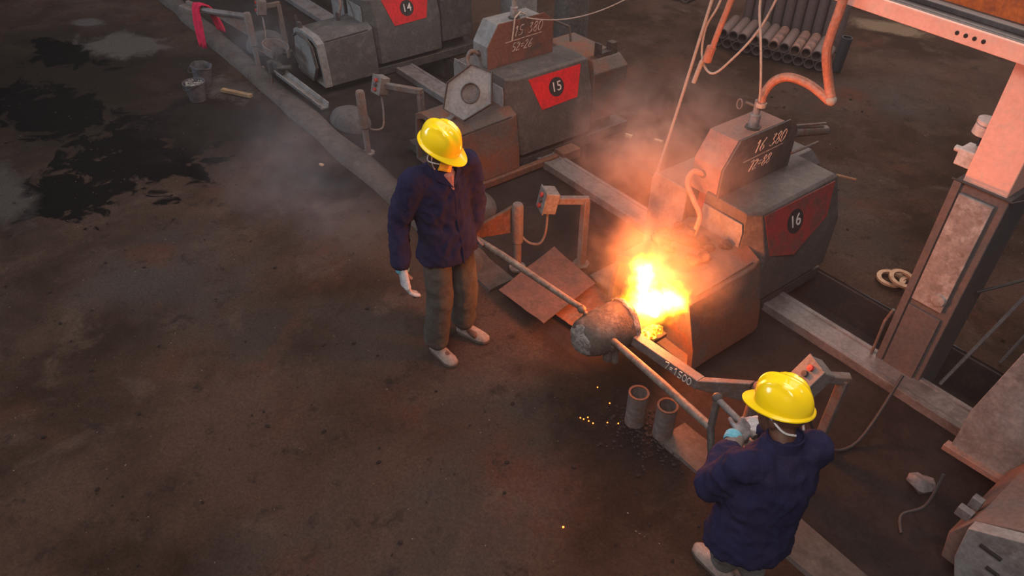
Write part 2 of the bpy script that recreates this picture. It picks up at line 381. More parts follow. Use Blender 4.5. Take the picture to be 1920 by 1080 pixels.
# ------------------------------------------------------------------ casting machines
def machine(mx, num, chalk, label, casing, hoodm, lowm, redm, extra):
    t = thing('casting_machine', label, 'machine', (mx - .5, 3.7, 0), 'centrifugal casting machines')
    X = lambda v: mx + v
    # skid
    b_ = B().box(X(-1.0), X(-.02), 3.05, 4.56 if num == '16' else 5.1, 0.0, .10); b_.box(X(-.9), X(-.12), 3.6, 4.5, .09, .2)
    b_.build('skid', M['iron'], t, bevel=.008)
    # main casing, right half with chamfered corner and an upper face leaning inwards
    def plan(k, z):
        p = {0: [(-.5, 3.60), (-.13, 3.60), (.0, 3.71), (.0, 4.55), (-.5, 4.55)],
             1: [(-.5, 3.61), (-.15, 3.61), (-.09, 3.70), (-.10, 4.55), (-.5, 4.55)],
             2: [(-.5, 3.61), (-.16, 3.61), (-.115, 3.72), (-.125, 4.53), (-.5, 4.55)]}[k]
        return [(X(a), b, z) for a, b in p]
    B().loft([plan(0, .15), plan(0, .56), plan(1, .862), plan(2, .88)]).build('casing', casing, t, bevel=.006)
    # front plate of the right half
    B().loft([[(X(a), y, z) for a, z in ((-.49, .36), (-.15, .36), (-.14, .74), (-.155, .80), (-.49, .80))] for y in (3.588, 3.600)]).build('front_plate', M['casing_pale'], t, bevel=.003)
    # left half
    B().loft([[(X(a), b, z) for a, b in ((-1.0, 3.64), (-.68, 3.64), (-.68, 4.55), (-1.0, 4.55))] for z in (.12, .78)]).build('left_casing', casing, t, bevel=.006)
    B().loft([[(X(a), y, z) for a, z in ((-1.01, .14), (-.67, .14), (-.67, .74), (-.69, .80), (-.99, .80), (-1.01, .74))] for y in (3.622, 3.636)]).build('front_plate', M['casing_pale'], t, bevel=.003)
    # belt channel between the two halves
    B().box(X(-.68), X(-.5), 3.74, 4.5, .15, .80).build('belt_channel', M['red_worn'] if num == '16' else casing, t)
    B().box(X(-.535), X(-.5), 3.66, 3.74, .3, .82).box(X(-.68), X(-.655), 3.66, 3.74, .3, .8).build('belt_guide', M['dark'], t)
    # belt hood on top
    prof = [(3.63, .84), (3.63, 1.07), (3.745, 1.25), (4.24, 1.25), (4.34, 1.17), (4.34, .84)]
    B().prism(prof, 'x', X(-.665), X(-.42)).build('belt_hood', M['casing_pale'] if num != '16' else M['salmon_dim'], t, bevel=.004)  # machine 16's hood has the salmon fire glow put into its colour
    pr2 = [(3.605, .85), (3.605, 1.085), (3.73, 1.272), (4.25, 1.272), (4.36, 1.185), (4.36, .87)]
    B().prism([(y + (.01 if y < 4 else -.01), z - .01) for y, z in pr2], 'x', X(-.42), X(-.405)).build('gasket', M['dark'], t)
    B().prism(pr2, 'x', X(-.405), X(-.393)).build('hood_side_plate', hoodm, t, bevel=.002)
    # chalk sums on the hood plate
    xx = X(-.392)
    scrawl('chalk_marking', chalk[0], .058, (xx, 4.06, 1.17), (0, 1, .0), (0, 0, 1), M['chalk'], t)['kind'] = 'stuff'
    scrawl('chalk_marking', chalk[1], .050, (xx, 3.99, 1.03), (0, 1, .0), (0, 0, 1), M['chalk'], t)['kind'] = 'stuff'
    B().prism([(3.80, 1.085), (4.22, 1.10), (4.22, 1.107), (3.80, 1.092)], 'x', X(-.393), xx).build('chalk_line', M['chalk'], t)
    # painted number panel on the leaning face
    def face(y, s, off):   # s 0..1 up the leaning face
        z = .56 + .302 * s; x = -.09 * s
        nrm = V((.302, 0, .09)).normalized() * off
        return V((X(x), y, z)) + nrm
    pb = B()
    q = [(3.76, .0), (4.02, -.28), (4.40, .20), (4.50, .95), (3.72, .97)] if num == '16' else [(3.93, -.02), (4.36, .02), (4.45, .93), (3.83, .93)]
    pb.loft([[face(y, s, o) for y, s in q] for o in (-.004, .003)]); pb.build('number_panel', redm, t)
    cy, cs = (4.04 if num == '16' else 4.13), .50
    Yd = V((0, 1, 0)); Ud = (face(0, 1, 0) - face(0, 0, 0)).normalized(); cc = face(cy, cs, .0045); nn = Yd.cross(Ud)
    db = B(); db.loft([[cc + (Yd * math.cos(a) + Ud * math.sin(a)) * .088 + nn * k for a in [i * math.pi / 16 for i in range(32)]] for k in (-.002, .0)])
    db.build('number_disc', M['black_paint'], t)
    text('number', num, .125, cc + nn * .001, Yd, Ud, M['digit'], t, .001, .0005)
    # low mould housing in front
    sec = [(.06, .07), (.05, .25), (.0, .55), (-.11, .60), (-.53, .60), (-.64, .55), (-.68, .25), (-.69, .07)]
    if num == '16': sec = [(.14, .06), (.12, .22), (.02, .54), (-.10, .60)] + sec[4:]
    B().loft([[(X(a), 3.03, z) for a, z in sec], [(X(a), 3.58, z + (.02 if z > .3 else 0)) for a, z in sec], [(X(a * .97 - .01), 3.645, z + (.045 if z > .3 else 0)) for a, z in sec]]).build('mould_housing', lowm, t, bevel=.008)
    # (machine 16's housing flares at the foot)
    # rim around the front opening, recessed end plate with the mould mouth
    ins = [(a * .90 - .032, .07 + (z - .07) * .88 + .012) for a, z in sec]
    rb = B()
    R = [[rb.b.verts.new((X(a), y, z)) for a, z in s_] for s_, y in ((sec, 3.035), (sec, 2.95), (ins, 2.95), (ins, 3.035))]
    n = len(sec)
    for a, c in zip(R, R[1:]):
        for i in range(n): rb.b.faces.new((a[i], a[(i + 1) % n], c[(i + 1) % n], c[i]))
    rb.build('front_rim', lowm if num != '14' else M['casing_pale'], t, bevel=.003)
    B().lathe([(.10, 0), (.15, 0), (.15, -.05), (.10, -.05), (.10, 0)], (X(-.32), 3.025, .30), (0, 1, 0), 28).build('mould_ring', M['iron'], t)
    # bead of weld / edge strip along the roof of the housing
    B().tube([(X(-.003), 3.04, .565), (X(-.003), 3.58, .585)], .006, 6).build('edge_strip', M['iron'], t)
    # motor cover behind
    me_ = -.42 if num == '16' else -.02; my_ = 4.86 if num == '16' else 5.02
    B().loft([[(X(a), b, z) for a, b in ((-.85, 4.58), (me_, 4.58), (me_, my_), (-.85, my_))] for z in (.22, .72)] +
             [[(X(a), b, z) for a, b in ((-.80, 4.62), (me_ - .08, 4.62), (me_ - .08, my_ - .04), (-.80, my_ - .04))] for z in (.82,)]).build('motor_cover', lowm if num == '15' else casing, t, bevel=.008)
    B().box(X(-.75), X(me_ - .12), 4.62, my_ - .06, -.30, .24).build('motor_foot', M['iron'], t, bevel=.01)
    if num != '16': B().box(X(-.20), X(-.12), 4.72, 4.96, .82, .86).box(X(-.2), X(-.12), 4.72, 4.75, .85, .95).box(X(-.2), X(-.12), 4.88, 4.95, .85, .93).build('lifting_bracket', M['iron'], t, bevel=.004)
    # cooling hose from the hood to the mould housing
    hp = smooth_path([(X(-.57), 3.63, .98), (X(-.61), 3.57, 1.0), (X(-.60), 3.52, .93), (X(-.50), 3.50, .84), (X(-.42), 3.48, .78), (X(-.40), 3.44, .70), (X(-.41), 3.42, .62)])
    B().tube(hp, .019, 10).build('cooling_hose', M['hose'] if num == '16' else M['post'], t)
    B().tube([(X(-.41), 3.42, .57), (X(-.41), 3.42, .70)], .024, 10).build('hose_union', M['iron'], t)
    B().tube([(X(-.57), 3.62, .98), (X(-.57), 3.65, .98)], .03, 10).build('hose_union', M['iron'], t)
    # feed pipe on top of the hood
    B().lathe([(0, 0), (.036, 0), (.036, .10), (.024, .11), (.024, .2), (0, .2)], (X(-.5), 3.98, 1.245), seg=18).build('feed_pipe', M['col_grey'], t)
    B().lathe([(0, 0), (.055, 0), (.055, .012), (0, .012)], (X(-.5), 3.98, 1.248), seg=8).build('pipe_flange', M['iron'], t)
    extra(t, X)
    return t
M['casing_rust17'] = mat('pinkish_casing', (.16, .105, .09), (.20, .10, .075), (.13, .11, .105), sc=4, rough=.7)
M['salmon_dim'] = mat('salmon_tint', (.30, .15, .115), (.20, .14, .125), None, sc=5, rough=.7)

def ex16(t, X):
    # air cylinder and lever behind the hood
    B().tube([(X(-.45), 4.42, 1.10), (X(-.40), 4.75, 1.04)], .035, 12).tube([(X(-.46), 4.36, 1.16), (X(-.40), 4.72, 1.10)], .012, 8).build('air_cylinder', M['post'], t)
    B().tube([(X(-.38), 4.34, .99), (X(-.36), 4.62, 1.0)], .01, 8).build('lever', M['post'], t)
    # small valve handle on the feed pipe
    B().tube([(X(-.5), 3.98, 1.40), (X(-.57), 3.94, 1.42)], .008, 8).build('valve_stem', M['rail'], t)
    B().tube([(X(-.60) + .035 * math.cos(a) * .6, 3.92, 1.40 + .035 * math.sin(a)) for a in [i * math.pi / 8 for i in range(17)]], .005, 6).build('valve_wheel', M['rail'], t)
    B().tube([(X(-.12), 4.56, .86), (X(.02), 4.58, .88)], .008, 6).build('rod', M['gold'], t)
def ex15(t, X):
    # round end door swung up, leaning on the casing
    c = V((X(-.10) , 3.2, .872)); 
    pts = [V(p) for p in [(-5.019, 3.299, 1.077), (-4.844, 3.387, 1.042), (-4.735, 3.299, 0.822), (-4.874, 3.1, 0.667), (-5.068, 3.02, 0.73), (-5.13, 3.117, 0.922)]]
    n = V((.45, -.7, .5)).normalized(); hc = V((-4.927, 3.212, .872))
    e1 = (pts[0] - hc).normalized(); e2 = n.cross(e1); R = .084
    # plate with a hole: outer hexagon resampled to meet the hole ring
    K = 36; out = []
    for i in range(K):
        a = 2 * math.pi * i / K; d = e1 * math.cos(a) + e2 * math.sin(a); best = 9
        for j in range(6):
            p, q = pts[j], pts[(j + 1) % 6]; ed = q - p
            den = d.cross(ed).dot(n)
            if abs(den) < 1e-6: continue
            tt = (p - hc).cross(ed).dot(n) / den; uu = (p - hc).cross(d).dot(n) / den
            if tt > 0 and -.01 <= uu <= 1.01: best = min(best, tt)
        out.append(hc + d * best)
    ring = [hc + (e1 * math.cos(2 * math.pi * i / K) + e2 * math.sin(2 * math.pi * i / K)) * R for i in range(K)]
    pb = B(); pb.loft([[p - n * .012 for p in ring], [p - n * .012 for p in out], out, ring, [p - n * .012 for p in ring]], cap=False)
    d_ = pb.build('end_door', M['casing_pale'], t, bevel=0)
    pb = B()
    for j in range(6):
        p, q = pts[j], pts[(j + 1) % 6]; pb.obox((p + q) / 2 + n * .006, ((q - p).length + .008, .008, .034), q - p, n.cross(q - p))
    pb.build('door_rim', M['iron'], d_)
    B().tube([r + n * .004 for r in ring] + [ring[0] + n * .004], .006, 6).build('hole_rim', M['iron'], d_)
    B().loft([[p - n * .02 for p in ring], [p - n * .015 for p in ring]]).build('blank', M['rail'], d_)
    B().obox((-5.06, 3.0, .60), (.05, .02, .32), (1, .2, 0), (0, -.2, .9)).build('door_arm', M['casing_pale'], t)
    # rusty skirt rail at the foot of the machine
    bb = B(); bb.box(X(.03), X(.09), 2.95, 4.1, .0, .07); bb.box(X(.0), X(.14), 4.10, 4.32, .0, .10); bb.build('skirt', M['rust'], t, bevel=.01)
    B().tube([(X(-.50), 4.12, 1.25), (X(-.5), 4.05, 1.29), (X(-.38), 3.9, 1.30), (X(-.37), 3.86, 1.1)], .008, 6).build('wire', M['rope'], t)
    B().tube([(X(-.42), 4.36, 1.18), (X(-.30), 4.48, 1.12), (X(-.25), 4.46, 1.0)], .012, 8).build('lever', M['iron'], t)
def ex14(t, X):
    # closed hexagonal end door in its rim
    sec = [(-.03, .28), (-.10, .50), (-.22, .565), (-.46, .565), (-.58, .50), (-.64, .28), (-.50, .10), (-.16, .10)]
    B().loft([[(X(a), y, z) for a, z in sec] for y in (2.92, 2.94)]).build('end_door', M['casing_pale'], t, bevel=.003)
    B().tube([(X(a), 2.915, z) for a, z in sec + sec[:1]], .014, 6).build('door_rim', M['iron'], t)
    B().tube([(X(-.56), 2.98, .60), (X(-.56), 2.98, .72)], .012, 8).box(X(-.54), X(-.46), 2.96, 3.0, .6, .66).build('hinge', M['iron'], t)
machine(-2.125, '16', ('16 380', '72=88'), 'sooty casting machine 16 beside the flames with orange coolant hose', M['casing'], M['casing'], M['casing_rust'], M['red_worn'], ex16)
machine(-4.83, '15', ('15 380', '52=26'), 'casting machine 15 with rusty red hood and round-holed door swung up', M['casing'], M['hood_rust'], M['casing_rust'], M['red'], ex15)
machine(-7.58, '14', ('14 380', '40=18'), 'grey casting machine 14 at the top edge with a pale closed end door', M['casing'], M['casing'], M['casing'], M['red'], ex14)

# glowing mould mouth of machine 16
mt16 = [o for o in C.objects if o.name == 'casting_machine'][0]
B().lathe([(0, 0), (.10, 0), (.10, .02), (0, .02)], (-2.44, 2.995, .30), (0, 1, 0), 24).build('glowing_mouth', M['hot'], mt16)

# machine 17: only its left flank reaches into the frame
t = thing('casting_machine', 'pale grey machine flank cut by the lower right picture edge', 'machine', (-.1, 3.7, 0), 'centrifugal casting machines')
B().loft([[(a, y, z) for a, z in ((-.628, .13), (-.63, .45), (-.565, .93), (-.2, .93), (-.2, .13))] for y in (3.64, 3.656)]).build('front_plate', M['casing_pale'], t, bevel=.003)
B().loft([[(a, y, z) for a, z in ((-.60, .14), (-.60, .45), (-.535, .91), (.35, .91), (.5, .45), (.5, .14))] for y in (3.66, 4.5)]).build('casing', M['casing'], t, bevel=.006)
B().loft([[(a, y, z) for a, z in ((-.655, .11), (-.655, .15), (-.25, .17), (-.25, .13))] for y in (3.60, 3.66)]).build('edge_strip', M['salmon_dim'], t, bevel=.003)
B().box(-.2, .45, 3.3, 5.0, .0, .14).build('skid', M['iron'], t, bevel=.008)
sec = [(-.30, .07), (-.33, .25), (-.27, .43), (-.1, .56), (.3, .60), (.5, .55), (.6, .07)]
B().loft([[(a, y, z) for a, z in sec] for y in (2.98, 3.60)]).build('mould_housing', M['casing_rust17'], t, bevel=.008)
B().loft([[(a - .01, y, z) for a, z in [(-.19, .10), (-.235, .22), (-.255, .44), (-.05, .58), (.3, .62), (.5, .1)]] for y in (2.90, 2.97)]).build('end_door', M['casing_pale'], t, bevel=.004)
B().box(-.19, -.09, 2.885, 2.9, .40, .412).build('slot', M['dark'], t); B().box(-.12, -.06, 2.885, 2.9, .30, .312).build('slot', M['dark'], t)
B().lathe([(0, 0), (.014, 0), (.014, -.006), (0, -.006)], (-.06, 2.9, .22), (0, 1, 0), 12).build('bolt', M['dark'], t)
B().box(-.36, -.29, 3.02, 3.06, .34, .40).box(-.34, -.29, 3.08, 3.12, .38, .45).build('clamp', M['rail'], t, bevel=.003)

# ------------------------------------------------------------------ posts with swing arms
def post(x, y, h, label, arm=None):
    t = thing('swing_post', label, 'post', (x, y, 0), 'posts along the kerb')
    B().lathe([(0, 0), (.065, 0), (.065, .02), (.030, .022), (.030, h - .02), (0, h - .02)], (x, y, 0), seg=16).build('pole', M['post'], t)
    B().lathe([(.033, h * .42), (.044, h * .44), (.044, h - .02), (.036, h), (0, h + .004)], (x, y, 0), seg=16).build('sleeve', M['post'], t)
    if arm: arm(t)
    return t
def arm15(t):
    # tapered gusset arm of rusty plate reaching towards the kerb
    a = V((-3.66, 2.72, 0)); c = V((-3.80, 2.44, 0)); e = V((-3.98, 2.40, 0))
    n = (c - a).cross(V((0, 0, 1))).normalized() * .018
    bb = B(); bb.loft([[a + V((0, 0, .34)) + k, a + V((0, 0, .57)) + k, c + V((0, 0, .395)) + k, c + V((0, 0, .315)) + k] for k in (-n, n)])
    bb.loft([[c + V((0, 0, .315)) + k, c + V((0, 0, .395)) + k, e + V((0, 0, .385)) + k, e + V((0, 0, .315)) + k] for k in (-n, n)])
    bb.build('gusset_arm', M['rust'], t, bevel=.005)
def arm16(t):
    a = V((-1.46, 2.78, .47)); k = V((-1.66, 2.575, .46)); e = V((-2.20, 2.56, .43))
    B().loft([[a + V((0, -.02, -.12)), a + V((0, -.02, .03)), a + V((0, .03, .03)), a + V((0, .03, -.12))],
              [k + V((0, -.03, -.035)), k + V((0, -.03, .03)), k + V((0, .03, .03)), k + V((0, .03, -.035))]]).build('gusset_arm', M['post'], t, bevel=.005)
    B().loft([[k + V((0, -.03, -.04)), k + V((0, -.03, .03)), k + V((0, .035, .03)), k + V((0, .035, -.04))],
              [e + V((0, -.03, -.04)), e + V((0, -.03, .03)), e + V((0, .035, .03)), e + V((0, .035, -.04))]]).build('arm_beam', M['rail'], t, bevel=.004)
    scrawl('chalk_marking', '7=1500', .036, (-1.79, 2.533, .452), (1, .02, .05), (0, 0, 1), M['digit'], t, .1, .003)['kind'] = 'stuff'
def arm13(t):
    a = V((-8.80, 2.62, .60)); k = V((-9.15, 2.36, .61)); e = V((-9.33, 2.25, .62))
    B().tube([a, k, e], .035, 8).build('arm_beam', M['rail'], t)
    B().loft([[a + V((0, 0, -.25)), a, k, k + V((0, 0, -.04))], [p + V((.02, .03, 0)) for p in (a + V((0, 0, -.25)), a, k, k + V((0, 0, -.04)))]]).build('gusset', M['post'], t)
    B().obox((-9.56, 2.22, .56), (.34, .14, .06), (-1, -.25, 0)).obox((-9.56, 2.25, .61), (.26, .05, .05), (-1, -.25, 0)).build('jaw', M['post'], t, bevel=.01)
def arm14(t):
    pass
post(-8.67, 2.60, .68, 'post with a grey swing arm carrying the crimson cloth', arm13)
post(-5.99, 2.67, .66, 'bare post beside the grey dust mound, no arm on it')
post(-3.62, 2.74, .60, 'post beside the standing worker, rusty tapered arm', arm15)
post(-1.42, 2.80, .50, 'short post in front of the bending worker holding the chalked beam', arm16)

def control_box(x, y, h, c, fd, label, pcab, mt='box', crane=None):
    """button box on a square tube stand; fd = direction its lid faces"""
    t = thing('control_box_stand', label, 'control box', (x, y, 0), 'push-button boxes on stands')
    c = V(c)
    top = V((x, y, h))
    B().obox((x, y, h / 2), (.055, .055, h), (1, 0, 0)).build('stand', M['post'] if mt == 'box' else M['rail'], t, bevel=.006)
    d = (c - top); B().obox(top + d / 2 - V((0, 0, .0)), (d.length + .05, .05, .055), d).build('arm', M['post'] if mt == 'box' else M['rail'], t, bevel=.006)
    B().lathe([(0, 0), (.07, 0), (.07, .012), (0, .012)], (x, y, 0), seg=8).build('foot', M['iron'], t)
    f = V(fd).normalized(); sx = V((0, 0, 1)).cross(f).normalized(); up = f.cross(sx)
    B().obox(c, (.10, .14, .17), f, sx).build('box', M['box'], t, bevel=.008)
    l = B().obox(c + f * .055, (.012, .15, .18), f, sx).build('lid', M['box'], t, bevel=.003)
    for k, (mm_, z) in enumerate((('button_red', .045), ('iron', .0), ('button_green' if crane else 'button_red', -.045))):
        B().lathe([(0, 0), (.018, 0), (.018, .018), (0, .02)], c + f * .06 + up * z, f, 12).build('button', M[mm_], l)
    B().tube(smooth_path(pcab), .010, 8).build('cable', M['hose_dark' if crane else 'post'], t)
    return t
control_box(-3.36, 3.18, .60, (-3.50, 2.94, .62), (-.35, -.9, .2), 'button box lit orange beside the standing worker', [(-3.50, 2.93, .54), (-3.48, 2.90, .36), (-3.50, 2.86, .26), (-3.56, 2.80, .26), (-3.61, 2.76, .32)])
control_box(-5.72, 3.16, .62, (-6.16, 2.98, .58), (.1, -1, .3), 'grey button box on a hooked square stand between machines 14 and 15', [(-6.14, 2.96, .50), (-6.06, 2.92, .33), (-6.0, 2.86, .22), (-6.0, 2.74, .24), (-6.0, 2.70, .32)])
control_box(-9.0, 3.10, .60, (-9.02, 2.90, .60), (-.2, -1, .2), 'grey button box behind the post at the top left', [(-9.0, 2.88, .5), (-8.85, 2.82, .35), (-8.72, 2.74, .18), (-8.70, 2.66, .2), (-8.69, 2.62, .28)])
control_box(-1.12, 3.10, .62, (-1.235, 2.97, .62), (-.35, -.8, .55), 'button box with green button behind the bending worker', [(-1.23, 2.94, .54), (-1.18, 3.0, .3), (-1.08, 3.12, .05), (-1.0, 3.35, .02), (-1.05, 3.75, .3)], crane=True)

# ------------------------------------------------------------------ ladle, its two handles
t = thing('pouring_ladle', 'scaly round pouring ladle tipped towards machine 16, between two long handles', 'ladle', (-2.34, 2.44, .3))
bot = V((-2.345, 2.25, .455)); ax = V((.10, 1, -.02)).normalized()
prof = [(0, 0), (.09, .002), (.118, .03), (.138, .10), (.150, .22), (.156, .35), (.150, .365), (.128, .365), (.122, .2), (.10, .06), (0, .05)]
B().lathe(prof, bot, ax, 40).jitter(.010, 9).build('pot', M['ladle'], t, smooth=60)
B().lathe([(0, -.014), (.070, -.012), (.098, .0), (.108, .02)], bot, ax, 32).jitter(.014, 16).build('slag_crust', M['ash'], t, smooth=60)
B().lathe([(.159, .318), (.163, .325), (.160, .35), (.157, .33)], bot, ax, 40).jitter(.012, 22).build('rim_crust', M['ash'], t, smooth=60)
B().lathe([(0, .06), (.115, .06), (.122, .3), (0, .3)], bot, ax, 28).build('molten_iron', M['hot'], t)
B().tube([(-3.26, 2.06, .82), (-3.0, 2.15, .76), (-2.52, 2.31, .63), (-2.44, 2.36, .59)], [.020, .022, .020, .018], 12).build('handle', M['pole'], t)
B().tube([(-2.47, 2.34, .60), (-2.42, 2.36, .57), (-2.42, 2.35, .50)], .016, 10).ball((-2.44, 2.345, .595), .028).build('socket', M['pole'], t)
hb = B().tube([(-2.22, 2.40, .48), (-1.7, 2.27, .62), (-1.27, 2.15, .745)], [.020, .024, .022], 12).build('handle', M['pole'], t)
B().box(-2.25, -2.20, 2.37, 2.41, .30, .46).box(-2.20, -2.165, 2.40, 2.43, .30, .45).box(-2.28, -2.17, 2.37, 2.44, .42, .46).build('bracket', M['ladle'], t, bevel=.005)
# fork grip at the far end
B().tube([(-1.31, 2.21, .875), (-1.27, 2.15, .745), (-1.185, 2.095, .61)], .019, 12).ball((-1.312, 2.212, .88), .027).build('fork_bar', M['iron'], t)
B().tube([(-1.31, 2.21, .875), (-1.17, 2.17, .90), (-1.03, 2.13, .92)], .016, 12).build('fork_grip', M['rail'], t)
B().tube([(-1.185, 2.095, .61), (-1.08, 2.07, .62), (-1.0, 2.02, .64)], .018, 12).ball((-1.185, 2.095, .61), .022).build('fork_grip', M['iron'], t)

# spout tray with glowing slag under the stream
t = thing('slag_tray', 'iron spout tray holding glowing slag below the ladle mouth', 'tray', (-2.2, 2.72, .3))
B().loft([[(-2.34, 2.60, .40), (-2.10, 2.56, .40), (-2.10, 2.58, .37), (-2.34, 2.62, .37)], [(-2.40, 2.86, .30), (-2.18, 2.88, .29), (-2.18, 2.88, .26), (-2.40, 2.86, .27)]]).build('tray', M['iron'], t, bevel=.004)
bb = B()
for i in range(44):
    u, v = random.random(), random.random()
    bb.ball((-2.19 + .085 * u - .03 * v, 2.60 + .15 * v + .03 * u, .42 + .04 * math.sin(u * 3) - .05 * v), random.uniform(.012, .03), (1, 1, .8), 1)
bb.jitter(.008, 40)
o = bb.build('glowing_slag', M['slag'], t, smooth=60); o['kind'] = 'stuff'

# the flame: a burning gas volume inside a tongue-shaped domain
m = bpy.data.materials.new('flame'); m.use_nodes = True; nt = m.node_tree; nt.nodes.clear()
out = nt.nodes.new('ShaderNodeOutputMaterial'); co = N(nt, 'ShaderNodeTexCoord').outputs['Object']
def ellv(c, s, rot=(0, 0, 0)):
    mp = N(nt, 'ShaderNodeMapping'); mp.vector_type = 'TEXTURE'
    mp.inputs['Location'].default_value = c; mp.inputs['Rotation'].default_value = rot; mp.inputs['Scale'].default_value = s
    wz = N(nt, 'ShaderNodeTexNoise'); wz.inputs['Scale'].default_value = 11 if WARP < .3 else 9; wz.inputs['Detail'].default_value = 5
    nt.links.new(co, wz.inputs['Vector'])
    wa = N(nt, 'ShaderNodeVectorMath', operation='MULTIPLY_ADD'); wa.inputs[1].default_value = (WARP,) * 3; wa.inputs[2].default_value = (-WARP / 2,) * 3
    nt.links.new(wz.outputs['Color'], wa.inputs[0])
    ad = N(nt, 'ShaderNodeVectorMath', operation='ADD'); nt.links.new(co, ad.inputs[0]); nt.links.new(wa.outputs[0], ad.inputs[1])
    nt.links.new(ad.outputs[0], mp.inputs[0])
    ln = N(nt, 'ShaderNodeVectorMath', operation='LENGTH'); nt.links.new(mp.outputs[0], ln.inputs[0])
    s_ = N(nt, 'ShaderNodeMath', operation='SUBTRACT', use_clamp=True); s_.inputs[0].default_value = 1; nt.links.new(ln.outputs['Value'], s_.inputs[1])
    return s_.outputs[0]
def mx_(a, b_, op='MAXIMUM'):
    n_ = N(nt, 'ShaderNodeMath', operation=op); nt.links.new(a, n_.inputs[0])
    if isinstance(b_, (int, float)): n_.inputs[1].default_value = b_
    else: nt.links.new(b_, n_.inputs[1])
    return n_.outputs[0]
WARP = .20
FO = V((-2.28, 2.78, .45))
d = ellv((-.01, .0, .07), (.20, .19, .165)); d = mx_(d, ellv((-.05, -.02, .25), (.11, .11, .26))); d = mx_(d, ellv((.07, .13, .09), (.14, .15, .12)))
d = mx_(d, ellv((-.03, -.16, .04), (.12, .12, .12)))
r = N(nt, 'ShaderNodeValToRGB'); nt.links.new(d, r.inputs[0]); e = r.color_ramp.elements
e[0].position = .0; e[0].color = (1, .10, .004, 1); e[1].position = .16; e[1].color = (1, .34, .01, 1)
x = e.new(.30); x.color = (1, .60, .012, 1); x = e.new(.60); x.color = (1, .78, .22, 1)
stn = mx_(mx_(d, 1.5, 'POWER'), 85, 'MULTIPLY')
em = N(nt, 'ShaderNodeEmission'); nt.links.new(r.outputs[0], em.inputs[0]); nt.links.new(stn, em.inputs[1])
nt.links.new(em.outputs[0], out.inputs['Volume'])
bb = B()
for c_, s_ in (((-.01, 0, .07), (.22, .21, .18)), ((-.05, -.02, .27), (.13, .13, .27)), ((.10, .13, .08), (.17, .18, .14)), ((-.03, -.16, .04), (.14, .14, .14))):
    bb.ball(FO + V(c_), 1, s_, 3)
o = blob('flame', bb, m, None, .02, 2); rebase(o, FO); tag(o, 'white and yellow flame bursting from the ladle mouth', 'flame')

# smoke rising off the pour
m = bpy.data.materials.new('smoke'); m.use_nodes = True; nt = m.node_tree; nt.nodes.clear(); WARP = .35
out = nt.nodes.new('ShaderNodeOutputMaterial'); co = N(nt, 'ShaderNodeTexCoord').outputs['Object']
d = ellv((0, 0, 0), (.62, .60, .50)); d = mx_(d, ellv((-.22, .12, .55), (.75, .62, .60)))
nz = noise_tex(nt, co, 3.2, 4, .6, 1.0)
k = ramp(nt, nz, .38, .68)
dd = mx_(mx_(mx_(d, 1.4, 'POWER'), k, 'MULTIPLY'), 3.2, 'MULTIPLY')
vs = N(nt, 'ShaderNodeVolumeScatter'); vs.inputs['Color'].default_value = (.92, .78, .72, 1); vs.inputs['Anisotropy'].default_value = .2
nt.links.new(dd, vs.inputs['Density']); nt.links.new(vs.outputs[0], out.inputs['Volume'])
SO = V((-2.42, 2.98, .78))
bb = B().ball(SO, 1, (.66, .64, .54), 3).ball(SO + V((-.22, .12, .55)), 1, (.78, .66, .62), 3)
o = blob('smoke_plume', bb, m, None, .06, 3); rebase(o, SO); tag(o, 'thin orange-lit smoke drifting above the flame and machine 16', 'smoke'); o['kind'] = 'stuff'

# low bluish smoke drifting over the yard beside the kerb
m = bpy.data.materials.new('drifting_smoke'); m.use_nodes = True; nt = m.node_tree; nt.nodes.clear(); WARP = .6
out = nt.nodes.new('ShaderNodeOutputMaterial'); co = N(nt, 'ShaderNodeTexCoord').outputs['Object']
d = ellv((0, 0, 0), (1.5, .8, .5)); d = mx_(d, ellv((-2.9, .75, .05), (.8, .45, .4)))
dd = mx_(mx_(d, ramp(nt, noise_tex(nt, co, 1.6, 3, .6, 1.0), .36, .66), 'MULTIPLY'), .42, 'MULTIPLY')
vs = N(nt, 'ShaderNodeVolumeScatter'); vs.inputs['Color'].default_value = (.72, .80, .95, 1)
nt.links.new(dd, vs.inputs['Density']); nt.links.new(vs.outputs[0], out.inputs['Volume'])
SO = V((-5.3, 1.75, .45))
bb = B().ball(SO, 1, (1.6, .9, .44), 3).ball(SO + V((-2.9, .75, .03)), 1, (.9, .5, .42), 3)
o = blob('smoke_drift', bb, m, None, .08, 3); rebase(o, SO); tag(o, 'faint bluish smoke hanging low over the floor left of the standing worker', 'smoke'); o['kind'] = 'stuff'

# dusty air of the whole hall
m = bpy.data.materials.new('dusty_air'); m.use_nodes = True; nt = m.node_tree; nt.nodes.clear()
out = nt.nodes.new('ShaderNodeOutputMaterial'); vs = N(nt, 'ShaderNodeVolumeScatter')
vs.inputs['Color'].default_value = (.85, .80, .78, 1); vs.inputs['Density'].default_value = .005; vs.inputs['Anisotropy'].default_value = .1
nt.links.new(vs.outputs[0], out.inputs['Volume'])
o = B().ball((-3.2, 4.6, .9), 1, (6.2, 5.6, 2.55), 4).build('dusty_air', m, smooth=80); rebase(o, (-3.2, 4.6, .9)); o['kind'] = 'stuff'; tag(o, 'thin grey haze filling the foundry hall', 'haze')

